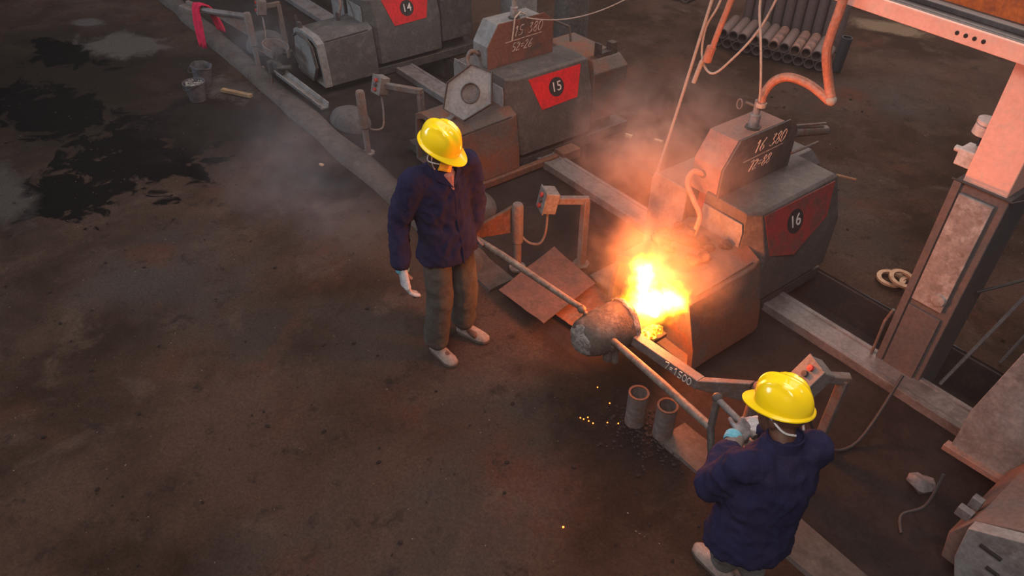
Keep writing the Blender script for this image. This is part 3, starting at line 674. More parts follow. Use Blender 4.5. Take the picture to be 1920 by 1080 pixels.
# ------------------------------------------------------------------ column, crane beam
t = thing('steel_column', 'box column, salmon primer above and bolted grey sleeve below', 'column', (-1.2, 4.25, 0))
B().box(-1.315, -1.075, 4.11, 4.40, 0, 2.12).build('shaft', M['salmon'], t, bevel=.006)
s_ = B()
s_.box(-1.345, -1.045, 4.085, 4.43, -.33, 1.42).build('sleeve', M['col_dark'], t, bevel=.006)
B().box(-1.29, -1.10, 4.065, 4.085, .60, 1.36).build('cover_plate', M['col_grey'], t, bevel=.003)
B().box(-1.345, -1.30, 4.07, 4.085, .0, 1.42).build('edge_strip', M['col_dark'], t, bevel=.003)
B().box(-1.29, -1.085, 4.068, 4.085, .02, .55).build('cover_plate', M['col_dark'], t, bevel=.003)
B().lathe([(0, 0), (.045, 0), (.04, -.014), (.02, -.018), (0, -.018)], (-1.145, 4.066, .68), (0, 1, 0), 20).build('round_cap', M['col_grey'], t)
B().tube([(-1.36, 4.075, 1.425), (-1.03, 4.075, 1.425), (-.9, 4.2, 1.50), (-.7, 4.45, 1.62)], .006, 6).build('binding_wire', M['hose_dark'], t)
B().loft([[(-1.20, 4.09, 2.12), (-1.14, 4.09, 2.12), (-1.14, 4.13, 2.02), (-1.19, 4.10, 2.03)], [(-1.20, 4.10, 2.12), (-1.14, 4.10, 2.12), (-1.14, 4.14, 2.02), (-1.19, 4.11, 2.03)]]).build('gusset', M['col_grey'], t)
B().tube([(-1.375, 4.07, .02), (-1.38, 4.07, .34), (-1.36, 4.075, .45)], .010, 8).build('conduit', M['post'], t)

t = thing('crane_beam', 'salmon H-section beam with dark trough and orange far flange on the column', 'beam', (-2, 4.2, 2.12))
bb = B().box(-5.2, .8, 3.93, 3.955, 2.12, 2.205); nf = bb.build('near_flange', M['salmon'], t, bevel=.003)
for i in range(4):
    B().lathe([(0, 0), (.011, 0), (.011, -.003), (0, -.003)], (-1.62 + i * .048, 3.93, 2.165), (0, 1, 0), 12).build('bolt_hole', M['dark'], nf)
B().box(-5.2, .8, 3.955, 4.40, 2.135, 2.155).build('web', M['black_rubber'], t)
B().tube([(-5.2, 4.02, 2.17), (.8, 4.02, 2.17)], .022, 8).tube([(-5.2, 4.09, 2.165), (.8, 4.09, 2.165)], .014, 8).build('cable', M['black_rubber'], t)
B().box(-5.2, .8, 4.20, 4.26, 2.155, 2.185).build('stiffener', M['black_rubber'], t, bevel=.004)
B().box(-5.2, .8, 4.38, 4.42, 2.10, 2.28).build('far_flange', M['orange'], t, bevel=.003)
B().box(-5.2, .8, 4.42, 4.72, 2.24, 2.27).build('top_plate', M['salmon'], t, bevel=.003)

piv = V((-1.22, 3.93, 0)); ang = math.radians(-6)
t.matrix_world = Matrix.Translation(piv + V((0, .09, 0))) @ Matrix.Rotation(ang, 4, 'Z') @ Matrix.Translation(V(t.location) - piv)
# beacon lamp and junction box fixed on the column's left side
t = thing('beacon_lamp', 'dusty white round lamp on the left side of the salmon column', 'lamp', (-1.36, 4.28, 1.6))
B().lathe([(0, 0), (.055, 0), (.055, .055), (.045, .06), (.058, .065), (.058, .085), (0, .085)], (-1.375, 4.27, 1.63), (.1, 0, 1), 24).build('lamp_body', M['white_plastic'], t)
B().tube([(-1.375, 4.27, 1.63), (-1.36, 4.24, 1.57)], .008, 6).build('lamp_cable', M['hose_dark'], t)
t = thing('junction_box', 'small pale junction box below the white lamp on the column', 'box', (-1.37, 4.22, 1.5))
B().box(-1.41, -1.315, 4.14, 4.26, 1.47, 1.57).build('box', M['white_plastic'], t, bevel=.006)
B().lathe([(0, 0), (.018, 0), (.018, .04), (0, .04)], (-1.41, 4.20, 1.535), (-1, 0, 0), 14).build('cable_gland', M['white_plastic'], t)

# steel rods and cables right of the column
def onemesh(name, bb, m, label, cat, base, group=None, **k):
    o = bb.build(name, m, **k); rebase(o, base); return tag(o, label, cat, group)
onemesh('steel_rod', B().tube([(-.96, 4.23, .0), (-.78, 4.60, 1.05)], .012, 8), M['rail'], 'thin rod leaning right of the column foot, nearest to it', 'rod', (-.96, 4.23, 0))
onemesh('steel_rod', B().tube([(-.82, 4.75, .0), (-.70, 5.05, .95)], .011, 8), M['rail'], 'thin rod further back, leaning behind the first rod', 'rod', (-.82, 4.75, 0))
onemesh('black_cable', B().tube(arc((-1.02, 4.22, .75), (-.45, 4.75, 1.35), .05), .010, 8), M['hose_dark'], 'black cable running up right from the column sleeve', 'cable', (-1.04, 4.2, .75))
onemesh('black_cable', B().tube(smooth_path([(-.66, 4.9, .95), (-.60, 4.9, .72), (-.62, 4.9, .55)]), .008, 8), M['hose_dark'], 'short black cable hanging down among the leaning rods', 'cable', (-.62, 4.9, .5))
onemesh('black_cable', B().tube(smooth_path([(-.52, 3.25, .30), (-.50, 3.16, .12), (-.56, 3.08, .03), (-.50, 2.98, .02)]), .009, 8), M['hose_dark'], 'black cable hanging at the machine flank, lower right', 'cable', (-.5, 3.1, 0))
onemesh('scrap_block', B().ball((-.60, 3.33, .06), .07, (1.1, .8, .7), 2).jitter(.03, 20), M['rail'], 'pale lump of scrap on the pit floor beside the lower right machine', 'scrap', (-.60, 3.33, 0))
for k, (x, y, z, rr) in enumerate(((-1.77, 4.97, .012, .105), (-1.70, 4.99, .045, .100), (-1.63, 5.02, .02, .09))):
    onemesh('iron_ring', B().lathe([(rr, 0), (rr, .018), (rr * .68, .018), (rr * .68, 0), (rr, 0)], (x, y, z), (.15 * (k == 1), 0, 1), 32), M['ring'],
            ['rusty flat ring left of the column foot, lowest of three', 'tan ring left of the column foot, topmost of three', 'tan ring left of the column foot, nearest the column'][k], 'ring', (x, y, z), 'rings by the column')

# ------------------------------------------------------------------ ropes and hoses hanging from above
onemesh('hanging_rope', B().tube([(-3.02, 3.9, 2.35), (-3.083, 3.9, 1.99), (-3.21, 3.9, 1.25), (-3.325, 3.9, .62), (-3.333, 3.9, .56), (-3.24, 3.86, .58), (-3.16, 3.80, .70)], .011, 8), M['rope'],
        'long pale rope stretched down to the left side of machine 16', 'rope', (-3.2, 3.85, .56))
onemesh('hanging_rope', B().tube(smooth_path([(-2.70, 3.9, 2.35), (-2.72, 3.9, 2.08), (-2.655, 3.9, 1.85), (-2.60, 3.9, 1.65), (-2.585, 3.93, 1.47)]), .008, 8), M['rope'],
        'thin pale cord hanging straight down to the orange hose bend', 'rope', (-2.58, 3.93, 1.45))
onemesh('hanging_rope', B().tube(smooth_path([(-2.99, 3.92, 2.35), (-3.03, 3.92, 2.0), (-3.11, 3.92, 1.80), (-3.10, 3.92, 1.60), (-3.0, 3.92, 1.52), (-2.90, 3.95, 1.62), (-2.74, 4.0, 1.90), (-2.62, 4.0, 2.3)]), .008, 8), M['rope'],
        'looped thin cord hanging around the tied hose end', 'rope', (-3.0, 3.92, 1.5))
t = thing('hanging_hose', 'tied-off orange hose end with a pale nozzle hanging above the pipe stack', 'hose', (-3.02, 3.9, 1.4))
B().tube(smooth_path([(-2.86, 3.9, 2.40), (-2.93, 3.9, 2.05), (-2.99, 3.9, 1.80), (-3.02, 3.9, 1.66)]), .020, 10).build('hose', M['hose'], t)
B().tube([(-3.02, 3.9, 1.70), (-3.04, 3.9, 1.60)], .032, 10).build('clamp', M['hose'], t)
B().tube([(-3.03, 3.9, 1.66), (-3.08, 3.9, 1.58), (-3.12, 3.9, 1.42)], [.018, .017, .016], 10).build('nozzle', M['rope'], t)
t = thing('coolant_hose', 'thick orange hose arching from overhead into the pipe on machine 16', 'hose', (-2.6, 3.98, 1.44))
B().tube(smooth_path([(-2.29, 4.05, 2.5), (-2.28, 4.05, 2.15), (-2.292, 4.05, 1.97), (-2.29, 4.06, 1.84), (-2.26, 4.12, 1.66), (-2.21, 4.12, 1.565)]), .029, 12).build('hose', M['hose'], t)
B().tube(smooth_path([(-2.60, 3.98, 1.42), (-2.605, 3.99, 1.50), (-2.57, 4.02, 1.59), (-2.49, 4.06, 1.63), (-2.36, 4.10, 1.61), (-2.22, 4.12, 1.55)]), .028, 12).build('hose_bend', M['hose'], t)
B().tube([(-2.60, 3.98, 1.41), (-2.60, 3.98, 1.44)], .034, 12).build('hose_clip', M['rope'], t)
B().ball((-2.21, 4.12, 1.56), .035).build('knot', M['rope'], t)
# wire strung over machine 15's hood
onemesh('hanging_wire', B().tube(arc((-5.20, 4.02, 1.28), (-4.35, 4.55, 1.62), .10, 16), .005, 6), M['rope'], 'thin pale wire sagging off the rusty hood of machine 15', 'wire', (-5.2, 4.0, 1.28))

# ------------------------------------------------------------------ pipe stack
def pipe(p0, p1, r, m, name, label, group, L):
    p0, p1 = V(p0), V(p1); d = p1 - p0
    bb = B().lathe([(r, 0), (r, d.length), (r * .8, d.length), (r * .8, d.length - .02)], p0, d, 20)
    R = bb.lathe([(r * .8, .0), (r, 0)], p0, d, 20); bb.lathe([(r * .8, 0), (r * .8, d.length)], p0, d, 20)
    bmesh.ops.remove_doubles(bb.b, verts=bb.b.verts, dist=1e-5)
    return onemesh(name, bb, m, label, 'pipe', tuple(p0), group, smooth=40)
ORD = ['leftmost', 'second from the left', 'third from the left', 'fourth from the left', 'fifth from the left', 'sixth from the left', 'seventh from the left', 'eighth from the left', 'ninth from the left', 'tenth from the left', 'rightmost']
for i in range(11):
    f = i / 10; a = V((-5.86, 7.66, .065)).lerp(V((-4.57, 8.02, .065)), f)
    pipe(a, a + V((-.24, .56, 0)), .063, M['pipe'], 'iron_pipe', 'short iron pipe lying on the floor, ' + ORD[i] + ' of the bottom row', 'lying pipes, bottom row', .6)
for i in range(10):
    f = i / 9; a = V((-5.80, 7.68, .178)).lerp(V((-4.63, 8.00, .178)), f)
    a.y += random.uniform(-.02, .02)
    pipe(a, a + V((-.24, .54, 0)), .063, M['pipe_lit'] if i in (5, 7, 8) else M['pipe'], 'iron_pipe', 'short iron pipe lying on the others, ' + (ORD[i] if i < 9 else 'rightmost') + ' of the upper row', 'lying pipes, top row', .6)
for i in range(10):
    f = i / 9; a = V((-6.02, 8.42, 0)).lerp(V((-4.86, 8.76, 0)), f)
    pipe(a, a + V((0, 0, 1.0)), .062, M['pipe'], 'iron_pipe', 'upright iron pipe right behind the lying ones, ' + (ORD[i] if i < 9 else 'rightmost') + ' of its rank', 'standing pipes', 1)
for i in range(9):
    f = i / 9; a = V((-6.08, 8.56, 0)).lerp(V((-4.92, 8.90, 0)), f + .05)
    pipe(a, a + V((0, 0, 1.05)), .062, M['pipe'], 'iron_pipe', 'upright iron pipe in the rear rank, ' + (ORD[i] if i < 8 else 'rightmost'), 'rear standing pipes', 1)
pipe((-4.462, 8.215, 0), (-4.44, 8.22, .41), .062, M['blue_black'], 'iron_pipe', 'single blue-black pipe standing at the right end of the stack', 'lone pipe', .4)
pipe((-7.47, 8.60, .065), (-7.55, 9.1, .065), .062, M['pipe'], 'iron_pipe', 'left one of two lone pipe ends at the top picture edge', 'far pipes', .4)
pipe((-7.31, 8.62, .065), (-7.39, 9.15, .065), .068, M['pipe'], 'iron_pipe', 'right one of two lone pipe ends at the top picture edge', 'far pipes', .4)

# ------------------------------------------------------------------ floor things
for (x, y, r, h, lb) in ((-1.93, 2.385, .062, .262, 'short rusty pipe sleeve standing on the floor, the one nearer the ladle'),
                         (-1.755, 2.45, .062, .262, 'short rusty pipe sleeve standing on the floor, the one nearer the bending worker')):
    t = thing('pipe_sleeve', lb, 'pipe', (x, y, 0), 'two standing pipe sleeves')
    B().lathe([(r, 0), (r, h), (r * .82, h), (r * .82, .01), (r, .01)], (x, y, 0), seg=32).jitter(.002, 15).build('wall', M['post'], t)
    B().lathe([(r * 1.01, h - .006), (r * 1.02, h + .003), (r * .80, h + .003), (r * .80, h - .006)], (x, y, 0), seg=32).build('rim', M['rust'], t)
for (x, y, r, h, lb, full, tl) in ((-8.24, 1.72, .115, .215, 'grey bucket full of slag crumbs in front of the black one', True, 0),
                               (-8.60, 1.90, .115, .25, 'battered dark bucket with a torn rim behind the slag bucket', False, .12)):
    t = thing('bucket', lb, 'bucket', (x, y, 0), 'two buckets on the floor')
    bb = B().lathe([(0, 0), (r * .72, 0), (r, h), (r * 1.05, h), (r * 1.05, h - .012), (r * .97, h - .012), (r * .69, .012), (0, .012)], (x, y, 0), (tl * .5, tl, 1), 28)
    bb.jitter(.02 if not full else .004, 9).build('wall', M['bucket'], t, smooth=50)
    B().tube([(x + r * math.cos(a), y + r * .9 * math.sin(a) - .02, h - .01 - .05 * abs(math.sin(a))) for a in [math.pi + i * math.pi / 10 for i in range(11)]], .004, 6).build('bail', M['iron'], t)
    if full:
        bb = B()
        for i in range(60):
            a = random.uniform(0, 6.28); q = r * .85 * math.sqrt(random.random()); bb.ball((x + q * math.cos(a), y + q * math.sin(a), h - .035 + random.uniform(0, .02)), random.uniform(.008, .018), sub=1)
        o = bb.build('slag_crumbs', M['ash'], t); o['kind'] = 'stuff'
onemesh('wooden_paddle', B().obox((-8.12, 2.12, .02), (.42, .05, .03), (1, .55, 0)).jitter(.01, 9), M['gold'], 'short pale wooden stick on the floor beside the buckets', 'stick', (-8.12, 2.12, 0))
# sheets leaning over the kerb
def sheet(name, q, th, m, lb, base):
    n = (V(q[1]) - V(q[0])).cross(V(q[3]) - V(q[0])).normalized() * th
    bb = B(); g = 8; R = []
    for s_ in (0, 1):
        for j in range(g + 1):
            R.append([V(q[0]).lerp(V(q[1]), i / g).lerp(V(q[3]).lerp(V(q[2]), i / g), j / g) + n * s_ + V((0, 0, noise.noise(V((i * .5, j * .4, 2))) * .012)) for i in range(g + 1)])
    top = [[bb.b.verts.new(p) for p in r_] for r_ in R[g + 1:]]; bot_ = [[bb.b.verts.new(p) for p in r_] for r_ in R[:g + 1]]
    for L in (top, bot_):
        for a, c in zip(L, L[1:]):
            for i in range(g): bb.b.faces.new((a[i], a[i + 1], c[i + 1], c[i]))
    for i in range(g):
        for (a, c) in ((top[0], bot_[0]), (top[-1], bot_[-1])): bb.b.faces.new((a[i], a[i + 1], c[i + 1], c[i]))
        for k_ in (0, -1): bb.b.faces.new((top[i][k_], top[i + 1][k_], bot_[i + 1][k_], bot_[i][k_]))
    return onemesh(name, bb, m, lb, 'sheet', base)
sheet('steel_sheet', [(-3.40, 2.40, .085), (-2.90, 2.43, .095), (-3.00, 3.00, .12), (-3.52, 3.03, .14)], .006, M['sheet'], 'big rusty steel sheet lying below the long ladle handle', (-3.2, 2.7, .06))
sheet('steel_sheet', [(-3.02, 2.60, .03), (-2.74, 2.63, .03), (-2.80, 3.12, .035), (-3.10, 3.09, .04)], .006, M['rust'], 'smaller rusty sheet peeping out under the big one', (-2.9, 2.8, .03))
def mound(x, y, rx, ry, h, lb):
    bb = B(); bmesh.ops.create_icosphere(bb.b, subdivisions=4, radius=1)
    for v in bb.b.verts:
        v.co = V((v.co.x * rx, v.co.y * ry, max(v.co.z, -.05) * h)); v.co += noise.noise_vector(v.co * 5) * .02; v.co += V((x, y, 0))
    return onemesh('dust_mound', bb, M['mound'], lb, 'mound', (x, y, 0), None, smooth=80)
mound(-6.72, 2.84, .30, .19, .16, 'rounded grey dust heap at the bare post between machines 14 and 15')
mound(-4.55, 2.92, .24, .22, .16, 'dark dust heap behind the standing worker and his ladle handle')
mound(-4.05, 2.45, .30, .16, .12, 'pale dust heap on the kerb under the near ladle handle')
mound(-9.3, 2.95, .34, .25, .20, 'grey dust heap behind the cloth-hung arm, top left')

# clamps, ring and spout lying in front of machine 14
t = thing('pouring_spout', 'bright-edged spout trough with ring clamp in front of machine 14', 'spout', (-7.7, 2.7, 0))
B().loft([[(-8.02, 2.62 + a, .18 + b) for a, b in ((-.06, .03), (-.04, -.03), (.04, -.03), (.06, .03), (.045, .03), (.03, -.015), (-.03, -.015), (-.045, .03))],
          [(-7.12, 2.74 + a, .06 + b) for a, b in ((-.06, .03), (-.04, -.03), (.04, -.03), (.06, .03), (.045, .03), (.03, -.015), (-.03, -.015), (-.045, .03))]]).build('trough', M['casing_pale'], t)
B().tube([(-8.22 + .13 * math.cos(a), 2.62 + .20 * math.sin(a) * .7, .38) for a in [.6 + i * .27 for i in range(19)]], .012, 6)
bb = B(); R = []
for i in range(26):
    a = .3 + i * .2; c, s__ = math.cos(a), math.sin(a); R.append([(-8.20 + .25 * c, 2.70 + .13 * s__, z) for z in (.33, .42)] + [(-8.20 + .235 * c, 2.70 + .115 * s__, z) for z in (.42, .33)])
bb.loft(R).build('ring_band', M['post'], t)
B().box(-8.15, -7.95, 2.60, 2.66, .16, .28).box(-8.22, -8.15, 2.56, 2.64, .12, .26).tube([(-8.1, 2.62, .2), (-8.1, 2.66, .38)], .02, 8).tube([(-7.98, 2.60, .24), (-7.86, 2.72, .26)], .03, 10).build('clamp', M['iron'], t, bevel=.006)
B().tube([(-8.25, 2.6, .1), (-8.0, 2.5, .04), (-7.5, 2.56, .03)], .008, 6).build('wire', M['rust'], t)

# crimson cloth over the arm
R = []
for side, L, x0, w_ in ((-1, .46, -9.30, .12),):
    pass
def cloth(pts, wv, th, seed):
    bb = B(); rows = []
    for k_, p in enumerate(pts):
        p = V(p); r_ = []
        for i in range(13):
            u = i / 12 - .5; fo = math.sin(u * 14 + k_ * .25 + seed) * .016
            r_.append(p + V(wv) * u * (1 + .15 * math.sin(k_ * .7)) + V((.3, -1, 0)) * fo)
        rows.append(r_)
    F = [[bb.b.verts.new(p) for p in r_] for r_ in rows]
    for a, c in zip(F, F[1:]):
        for i in range(12): bb.b.faces.new((a[i], a[i + 1], c[i + 1], c[i]))
    return bb
bb = cloth(smooth_path([(-9.22, 2.42, .35), (-9.25, 2.40, .50), (-9.28, 2.35, .64), (-9.32, 2.26, .68), (-9.33, 2.20, .62), (-9.30, 2.17, .45), (-9.24, 2.15, .2)], 4), (.17, .04, 0), .01, 0)
o = onemesh('crimson_cloth', bb, M['cloth_red'], 'crimson cloth draped over the swing arm, top left', 'cloth', (-9.28, 2.3, .2), smooth=80)
sd = o.modifiers.new('thick', 'SOLIDIFY'); sd.thickness = .008

# crumpled rag and clinker on the roof of machine 16's mould housing
bb = B()
for i in range(20): bb.ball((-2.62 + random.uniform(-.10, .30), 3.36 + random.uniform(-.16, .18), .632), random.uniform(.03, .06), (1, 1, .6), 2)
o = blob('sooty_rag', bb, M['rag'], None, .012, 2, lambda p: noise.noise(p * 22) * .018 + noise.noise(p * 55) * .006); rebase(o, (-2.6, 3.4, .62)); tag(o, 'crumpled sooty rag heap on machine 16 at the hose foot', 'rag')
# cable coil on the floor between machines 14 and 15
bb = B(); pts = [(-6.62 + (.14 + .02 * math.sin(i)) * math.cos(i * .42), 4.75 + .10 * math.sin(i * .42), .02 + i * .0006) for i in range(50)]
onemesh('cable_coil', bb.tube(pts, .008, 6), M['rope'], 'small loose coil of pale cable behind machine 14', 'cable', (-6.62, 4.75, 0))
onemesh('black_cable', B().tube(smooth_path([(-7.6, 5.1, .015), (-6.9, 4.95, .02), (-6.2, 4.98, .015), (-5.9, 4.85, .02)]), .010, 6), M['hose_dark'], 'black cable running along the floor behind machine 14', 'cable', (-6.9, 4.95, 0))
# pale column behind machine 15
t = thing('steel_column', 'pale column standing behind the hood of machine 15, top edge', 'column', (-7.35, 5.6, 0))
B().box(-7.52, -7.22, 5.40, 5.75, 0, 2.6).build('shaft', M['casing_pale'], t, bevel=.006)
t = thing('gas_drum', 'big dark drum behind the hood of machine 15', 'drum', (-6.45, 5.65, 0))
B().lathe([(0, 0), (.2, 0), (.2, 1.3), (.19, 1.32), (0, 1.33)], (-6.45, 5.65, 0), seg=28).build('shell', M['iron'], t)

# scattered scale and clinker
bb = B()
for i in range(420):
    x = random.uniform(-9.5, .2); y = random.uniform(-.8, 2.4) if random.random() < .7 else random.uniform(4.9, 8)
    s__ = random.choice([.004, .005, .006, .009, .013]); bb.ball((x, y, s__ * .3 - .006), s__, (1.4, 1, .5), 1, Matrix.Rotation(random.uniform(0, 3), 3, 'Z'))
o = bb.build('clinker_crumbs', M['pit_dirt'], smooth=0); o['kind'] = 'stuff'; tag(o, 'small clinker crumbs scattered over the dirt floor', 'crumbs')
bb = B()
for i in range(260):
    a = random.gauss(0, 1); c_ = random.gauss(0, 1); s__ = random.uniform(.004, .011)
    bb.ball((-1.86 + a * .16, 2.37 + c_ * .09, .002), s__, (1, 1, .6), 1)
o = bb.build('soot_crumbs', M['dark'], smooth=0); o['kind'] = 'stuff'; tag(o, 'black soot crumbs around the two standing pipe sleeves', 'crumbs')
for k, (x, y) in enumerate(((-2.13, 2.14), (-2.10, 2.155), (-2.125, 2.17), (-2.07, 2.165), (-1.975, 2.29), (-2.15, 2.13), (-1.62, 1.55), (-2.13, 2.36), (-2.28, 2.39), (-2.02, 2.24))):
    onemesh('spark', B().ball((x, y, .006), .0045 if k != 6 else .006, sub=1), M['ember'], 'tiny red-hot spark lying on the floor near the pipe sleeves' if k != 6 else 'lone red spark on the open floor, farthest from the pipe sleeves', 'spark', (x, y, 0), 'sparks on the floor')
for lb, x, y, sz in (('pale flake on the floor behind machine 15, nearer the machine', -4.72, 5.0, .07), ('pale flake on the floor behind machine 15, further right', -4.45, 5.16, .09), ('pale flake on the kerb near the grey dust heap', -6.05, 2.2, .04)):
    onemesh('scale_flake', B().obox((x, y, .012), (sz, sz * .5, .02), (1, .4, 0)).jitter(.02, 30), M['ring'], lb, 'flake', (x, y, 0))

# ------------------------------------------------------------------ people
def hand(bb, wrist, d, nrm, r=.9, curl=.9, thumb=1, spread=1.0):
    """palm, four unequal curled fingers and a thumb; nrm = direction the palm faces"""
    wrist = V(wrist); d = V(d).normalized(); nrm = V(nrm); nrm = (nrm - d * nrm.dot(d)).normalized(); sd = d.cross(nrm) * thumb
    for k in (-1, -.35, .35, 1):
        bb.limb(wrist + sd * .018 * k * r, .017 * r, wrist + d * .085 * r + sd * .030 * k * r, .015 * r, 10)
    for k, L in zip((-1, -.35, .35, 1), (.78, .95, 1.0, .9)):
        p = wrist + d * .088 * r + sd * .030 * k * r * spread; dd = d.copy()
        for s__, a in ((.036, .45), (.026, 1.0), (.020, 1.35)):
            dd = (d * math.cos(a * curl) + nrm * math.sin(a * curl)).normalized(); q = p + dd * s__ * L * r
            bb.limb(p, .0105 * r, q, .0095 * r, 8); p = q
    p = wrist + d * .025 * r + sd * .030 * r
    for s__, v_ in ((.035, (.55, .75, .35)), (.030, (.75, .35, .6)), (.022, (.75, .1, .7))):
        q = p + (d * v_[0] + sd * v_[1] + nrm * v_[2]).normalized() * s__ * r; bb.limb(p, .0125 * r, q, .011 * r, 8); p = q

def wrinkle(amp, sc=1.0):
    def g(p):
        q = V((p.x * 8 + p.z * 3, p.y * 8 - p.z * 2, p.z * 6)) * sc
        return amp * (.55 * noise.noise(q) - .85 * abs(noise.noise(q * 1.7 + V((3, 1, 2)))) - .45 * abs(noise.noise(q * 3.6)) + .5)
    return g

def frame(f, up):
    f = V(f).normalized(); u = V(up); u = (u - f * u.dot(f)).normalized(); return Matrix((f, u.cross(f), u)).transposed()

def helmet(parent, c, f, up, s=1.0):
    """hard hat shell with ridges and brim; c = centre of the rim plane"""
    R = frame(f, up); bb = B(); seg = 56; n = 18; rings = []
    for j in range(n + 1):
        a = (math.pi / 2) * j / n; ring = []
        for i in range(seg):
            t_ = 2 * math.pi * i / seg; x = math.cos(t_); y = math.sin(t_)
            r_ = math.cos(a) ** .72 if j < n else 0.0001
            px = x * .132 * r_; py = y * .108 * r_; pz = .128 * math.sin(a) ** .92
            h = 0
            e_ = abs(py)
            h += .015 * max(0, 1 - abs(py / .026)) ** .5 * (math.sin(a) ** .5)     # central rib
            h += .012 * max(0, 1 - abs((e_ - .058) / .016)) * min(1, math.sin(a) * 1.6) * max(0, 1 - abs(px / .09) ** 3)
            k_ = 1 + h / .12
            ring.append(V((px * k_ , py * k_, pz * k_)))
        rings.append(ring)
    base = rings[0]
    def br(ring, t, z):
        o_ = []
        for p in ring:
            a = math.atan2(p.y, p.x); front = max(0, math.cos(a)) ** 1.6
            out_ = .010 + .048 * front
            o_.append(V((p.x * (1 + t * out_ / .13), p.y * (1 + t * .016 / .108 + t * .02 * front), z - t * (.004 + .016 * front))))
        return o_
    prof = [[p * .965 + V((0, 0, -.0)) for p in base], br(base, 1, -.010), br(base, 1.02, -.004), br(base, .5, -.001)] + rings
    prof = [[V(c) + R @ (p * s) for p in ring] for ring in prof]
    bb.loft(prof, cap=False)
    bmesh.ops.contextual_create(bb.b, geom=[])
    o_ = bb.build('hard_hat', M['helmet'], parent, smooth=50)
    B().loft([[V(c) + R @ (p * s * .955 + V((0, 0, .002))) for p in base], [V(c) + R @ (p * s * .955 + V((0, 0, -.004))) for p in base]]).build('hat_lining', M['strap'], o_)
    return o_

def head(bb, c, f, up):
    R = frame(f, up); c = V(c); g = lambda x, y, z: c + R @ V((x, y, z))
    bb.ball(g(-.012, 0, .035), 1, (.098, .078, .092), 3, R); bb.ball(g(.028, 0, -.035), 1, (.066, .060, .080), 3, R)
    bb.ball(g(.058, 0, -.085), 1, (.028, .030, .022), 2, R)                    # chin
    bb.limb(g(.086, 0, .012), .008, g(.106, 0, -.028), .013); bb.ball(g(.098, .012, -.030), .009); bb.ball(g(.098, -.012, -.030), .009)
    for s__ in (-1, 1):
        bb.ball(g(-.005, .078 * s__, -.008), 1, (.020, .010, .032), 2, R)      # ear
        bb.limb(g(.082, .015 * s__, .026), .008, g(.070, .046 * s__, .022), .008)   # brow
        bb.ball(g(.068, .034 * s__, -.022), 1, (.018, .018, .016), 2, R)       # cheek
    bb.limb(g(.088, -.016, -.056), .006, g(.088, .016, -.056), .006)           # lips
    return g

# ---- worker 1: standing, holding the near end of the ladle bar in his left hand
P0 = V((-3.19, 1.86, 0))
t = thing('person', 'worker in navy jacket and yellow helmet standing upright, looking down at the ladle', 'person', tuple(P0), 'foundry workers')
f = V((.97, .10, 0)).normalized(); l = V((-f.y, f.x, 0))
pel = V((-3.19, 1.865, .90)); ch = V((-3.20, 1.85, 1.22)); nk = V((-3.18, 1.845, 1.43)); hd = V((-3.15, 1.825, 1.55))
shR = V((-3.19, 1.665, 1.375)); shL = V((-3.20, 2.03, 1.375)); elR = V((-3.245, 1.575, 1.09)); wrR = V((-3.165, 1.525, .875))
elL = V((-3.20, 2.10, 1.10)); wrL = V((-3.19, 2.065, .90))
hipR = pel + l * -.09 + V((0, 0, -.05)); hipL = pel + l * .09 + V((0, 0, -.05))
knR = V((-3.16, 1.76, .49)); knL = V((-3.19, 1.97, .49)); anR = V((-3.20, 1.73, .09)); anL = V((-3.26, 1.995, .09))
hf = V((.86, .40, -.42)); hu = V((.42, .18, .9))
bb = B(); g1 = head(bb, hd, hf, hu); bb.limb(nk + V((0, 0, -.06)), .058, hd + V((-.02, -.01, -.04)), .055)
bb.limb(pel, .10, ch, .105).limb(ch, .105, nk + V((0, 0, -.08)), .07).limb(shR, .045, shL, .045)
bb.limb(shR, .05, elR, .04).limb(elR, .04, wrR, .026).limb(shL, .05, elL, .04).limb(elL, .04, wrL, .026)
for h_, k_, a_ in ((hipR, knR, anR), (hipL, knL, anL)): bb.limb(h_, .075, k_, .052).limb(k_, .05, a_, .036).limb(a_ + V((0, 0, -.03)), .032, a_ + f * .12 + V((0, 0, -.05)), .028)
blob('body', bb, M['skin'], t, .009, 3)
# jacket
bb = B()
def ring(c, rx, ry, F, L): return [V(c) + F * math.cos(a) * rx + L * math.sin(a) * ry for a in [i * math.pi / 12 for i in range(24)]]
bb.loft([ring(pel + V((0, 0, -.10)), .155, .208, f, l), ring(pel + V((0, 0, .04)), .145, .190, f, l), ring(ch + V((0, 0, -.12)), .135, .180, f, l), ring(ch, .135, .190, f, l), ring(ch + V((0, 0, .12)), .120, .185, f, l), ring(nk + V((-.01, 0, -.035)), .085, .12, f, l), ring(nk + V((-.012, 0, .015)), .068, .075, f, l)])
bb.limb(shR, .072, shL, .072).limb(shR, .078, elR, .066).limb(elR, .066, wrR + V((0, 0, .01)), .052).limb(shL, .078, elL, .066).limb(elL, .066, wrL + V((0, 0, .02)), .05)
j = blob('jacket', bb, M['jacket'], t, .012, 4, wrinkle(.026))
B().tube([nk + f * .085 + V((0, 0, -.05)), ch + f * .139 + V((0, 0, .05)), ch + f * .142 + V((0, 0, -.1)), pel + f * .155 + V((0, 0, 0)), pel + f * .16 + V((0, 0, -.1))], .006, 6).build('button_placket', M['jacket'], j)
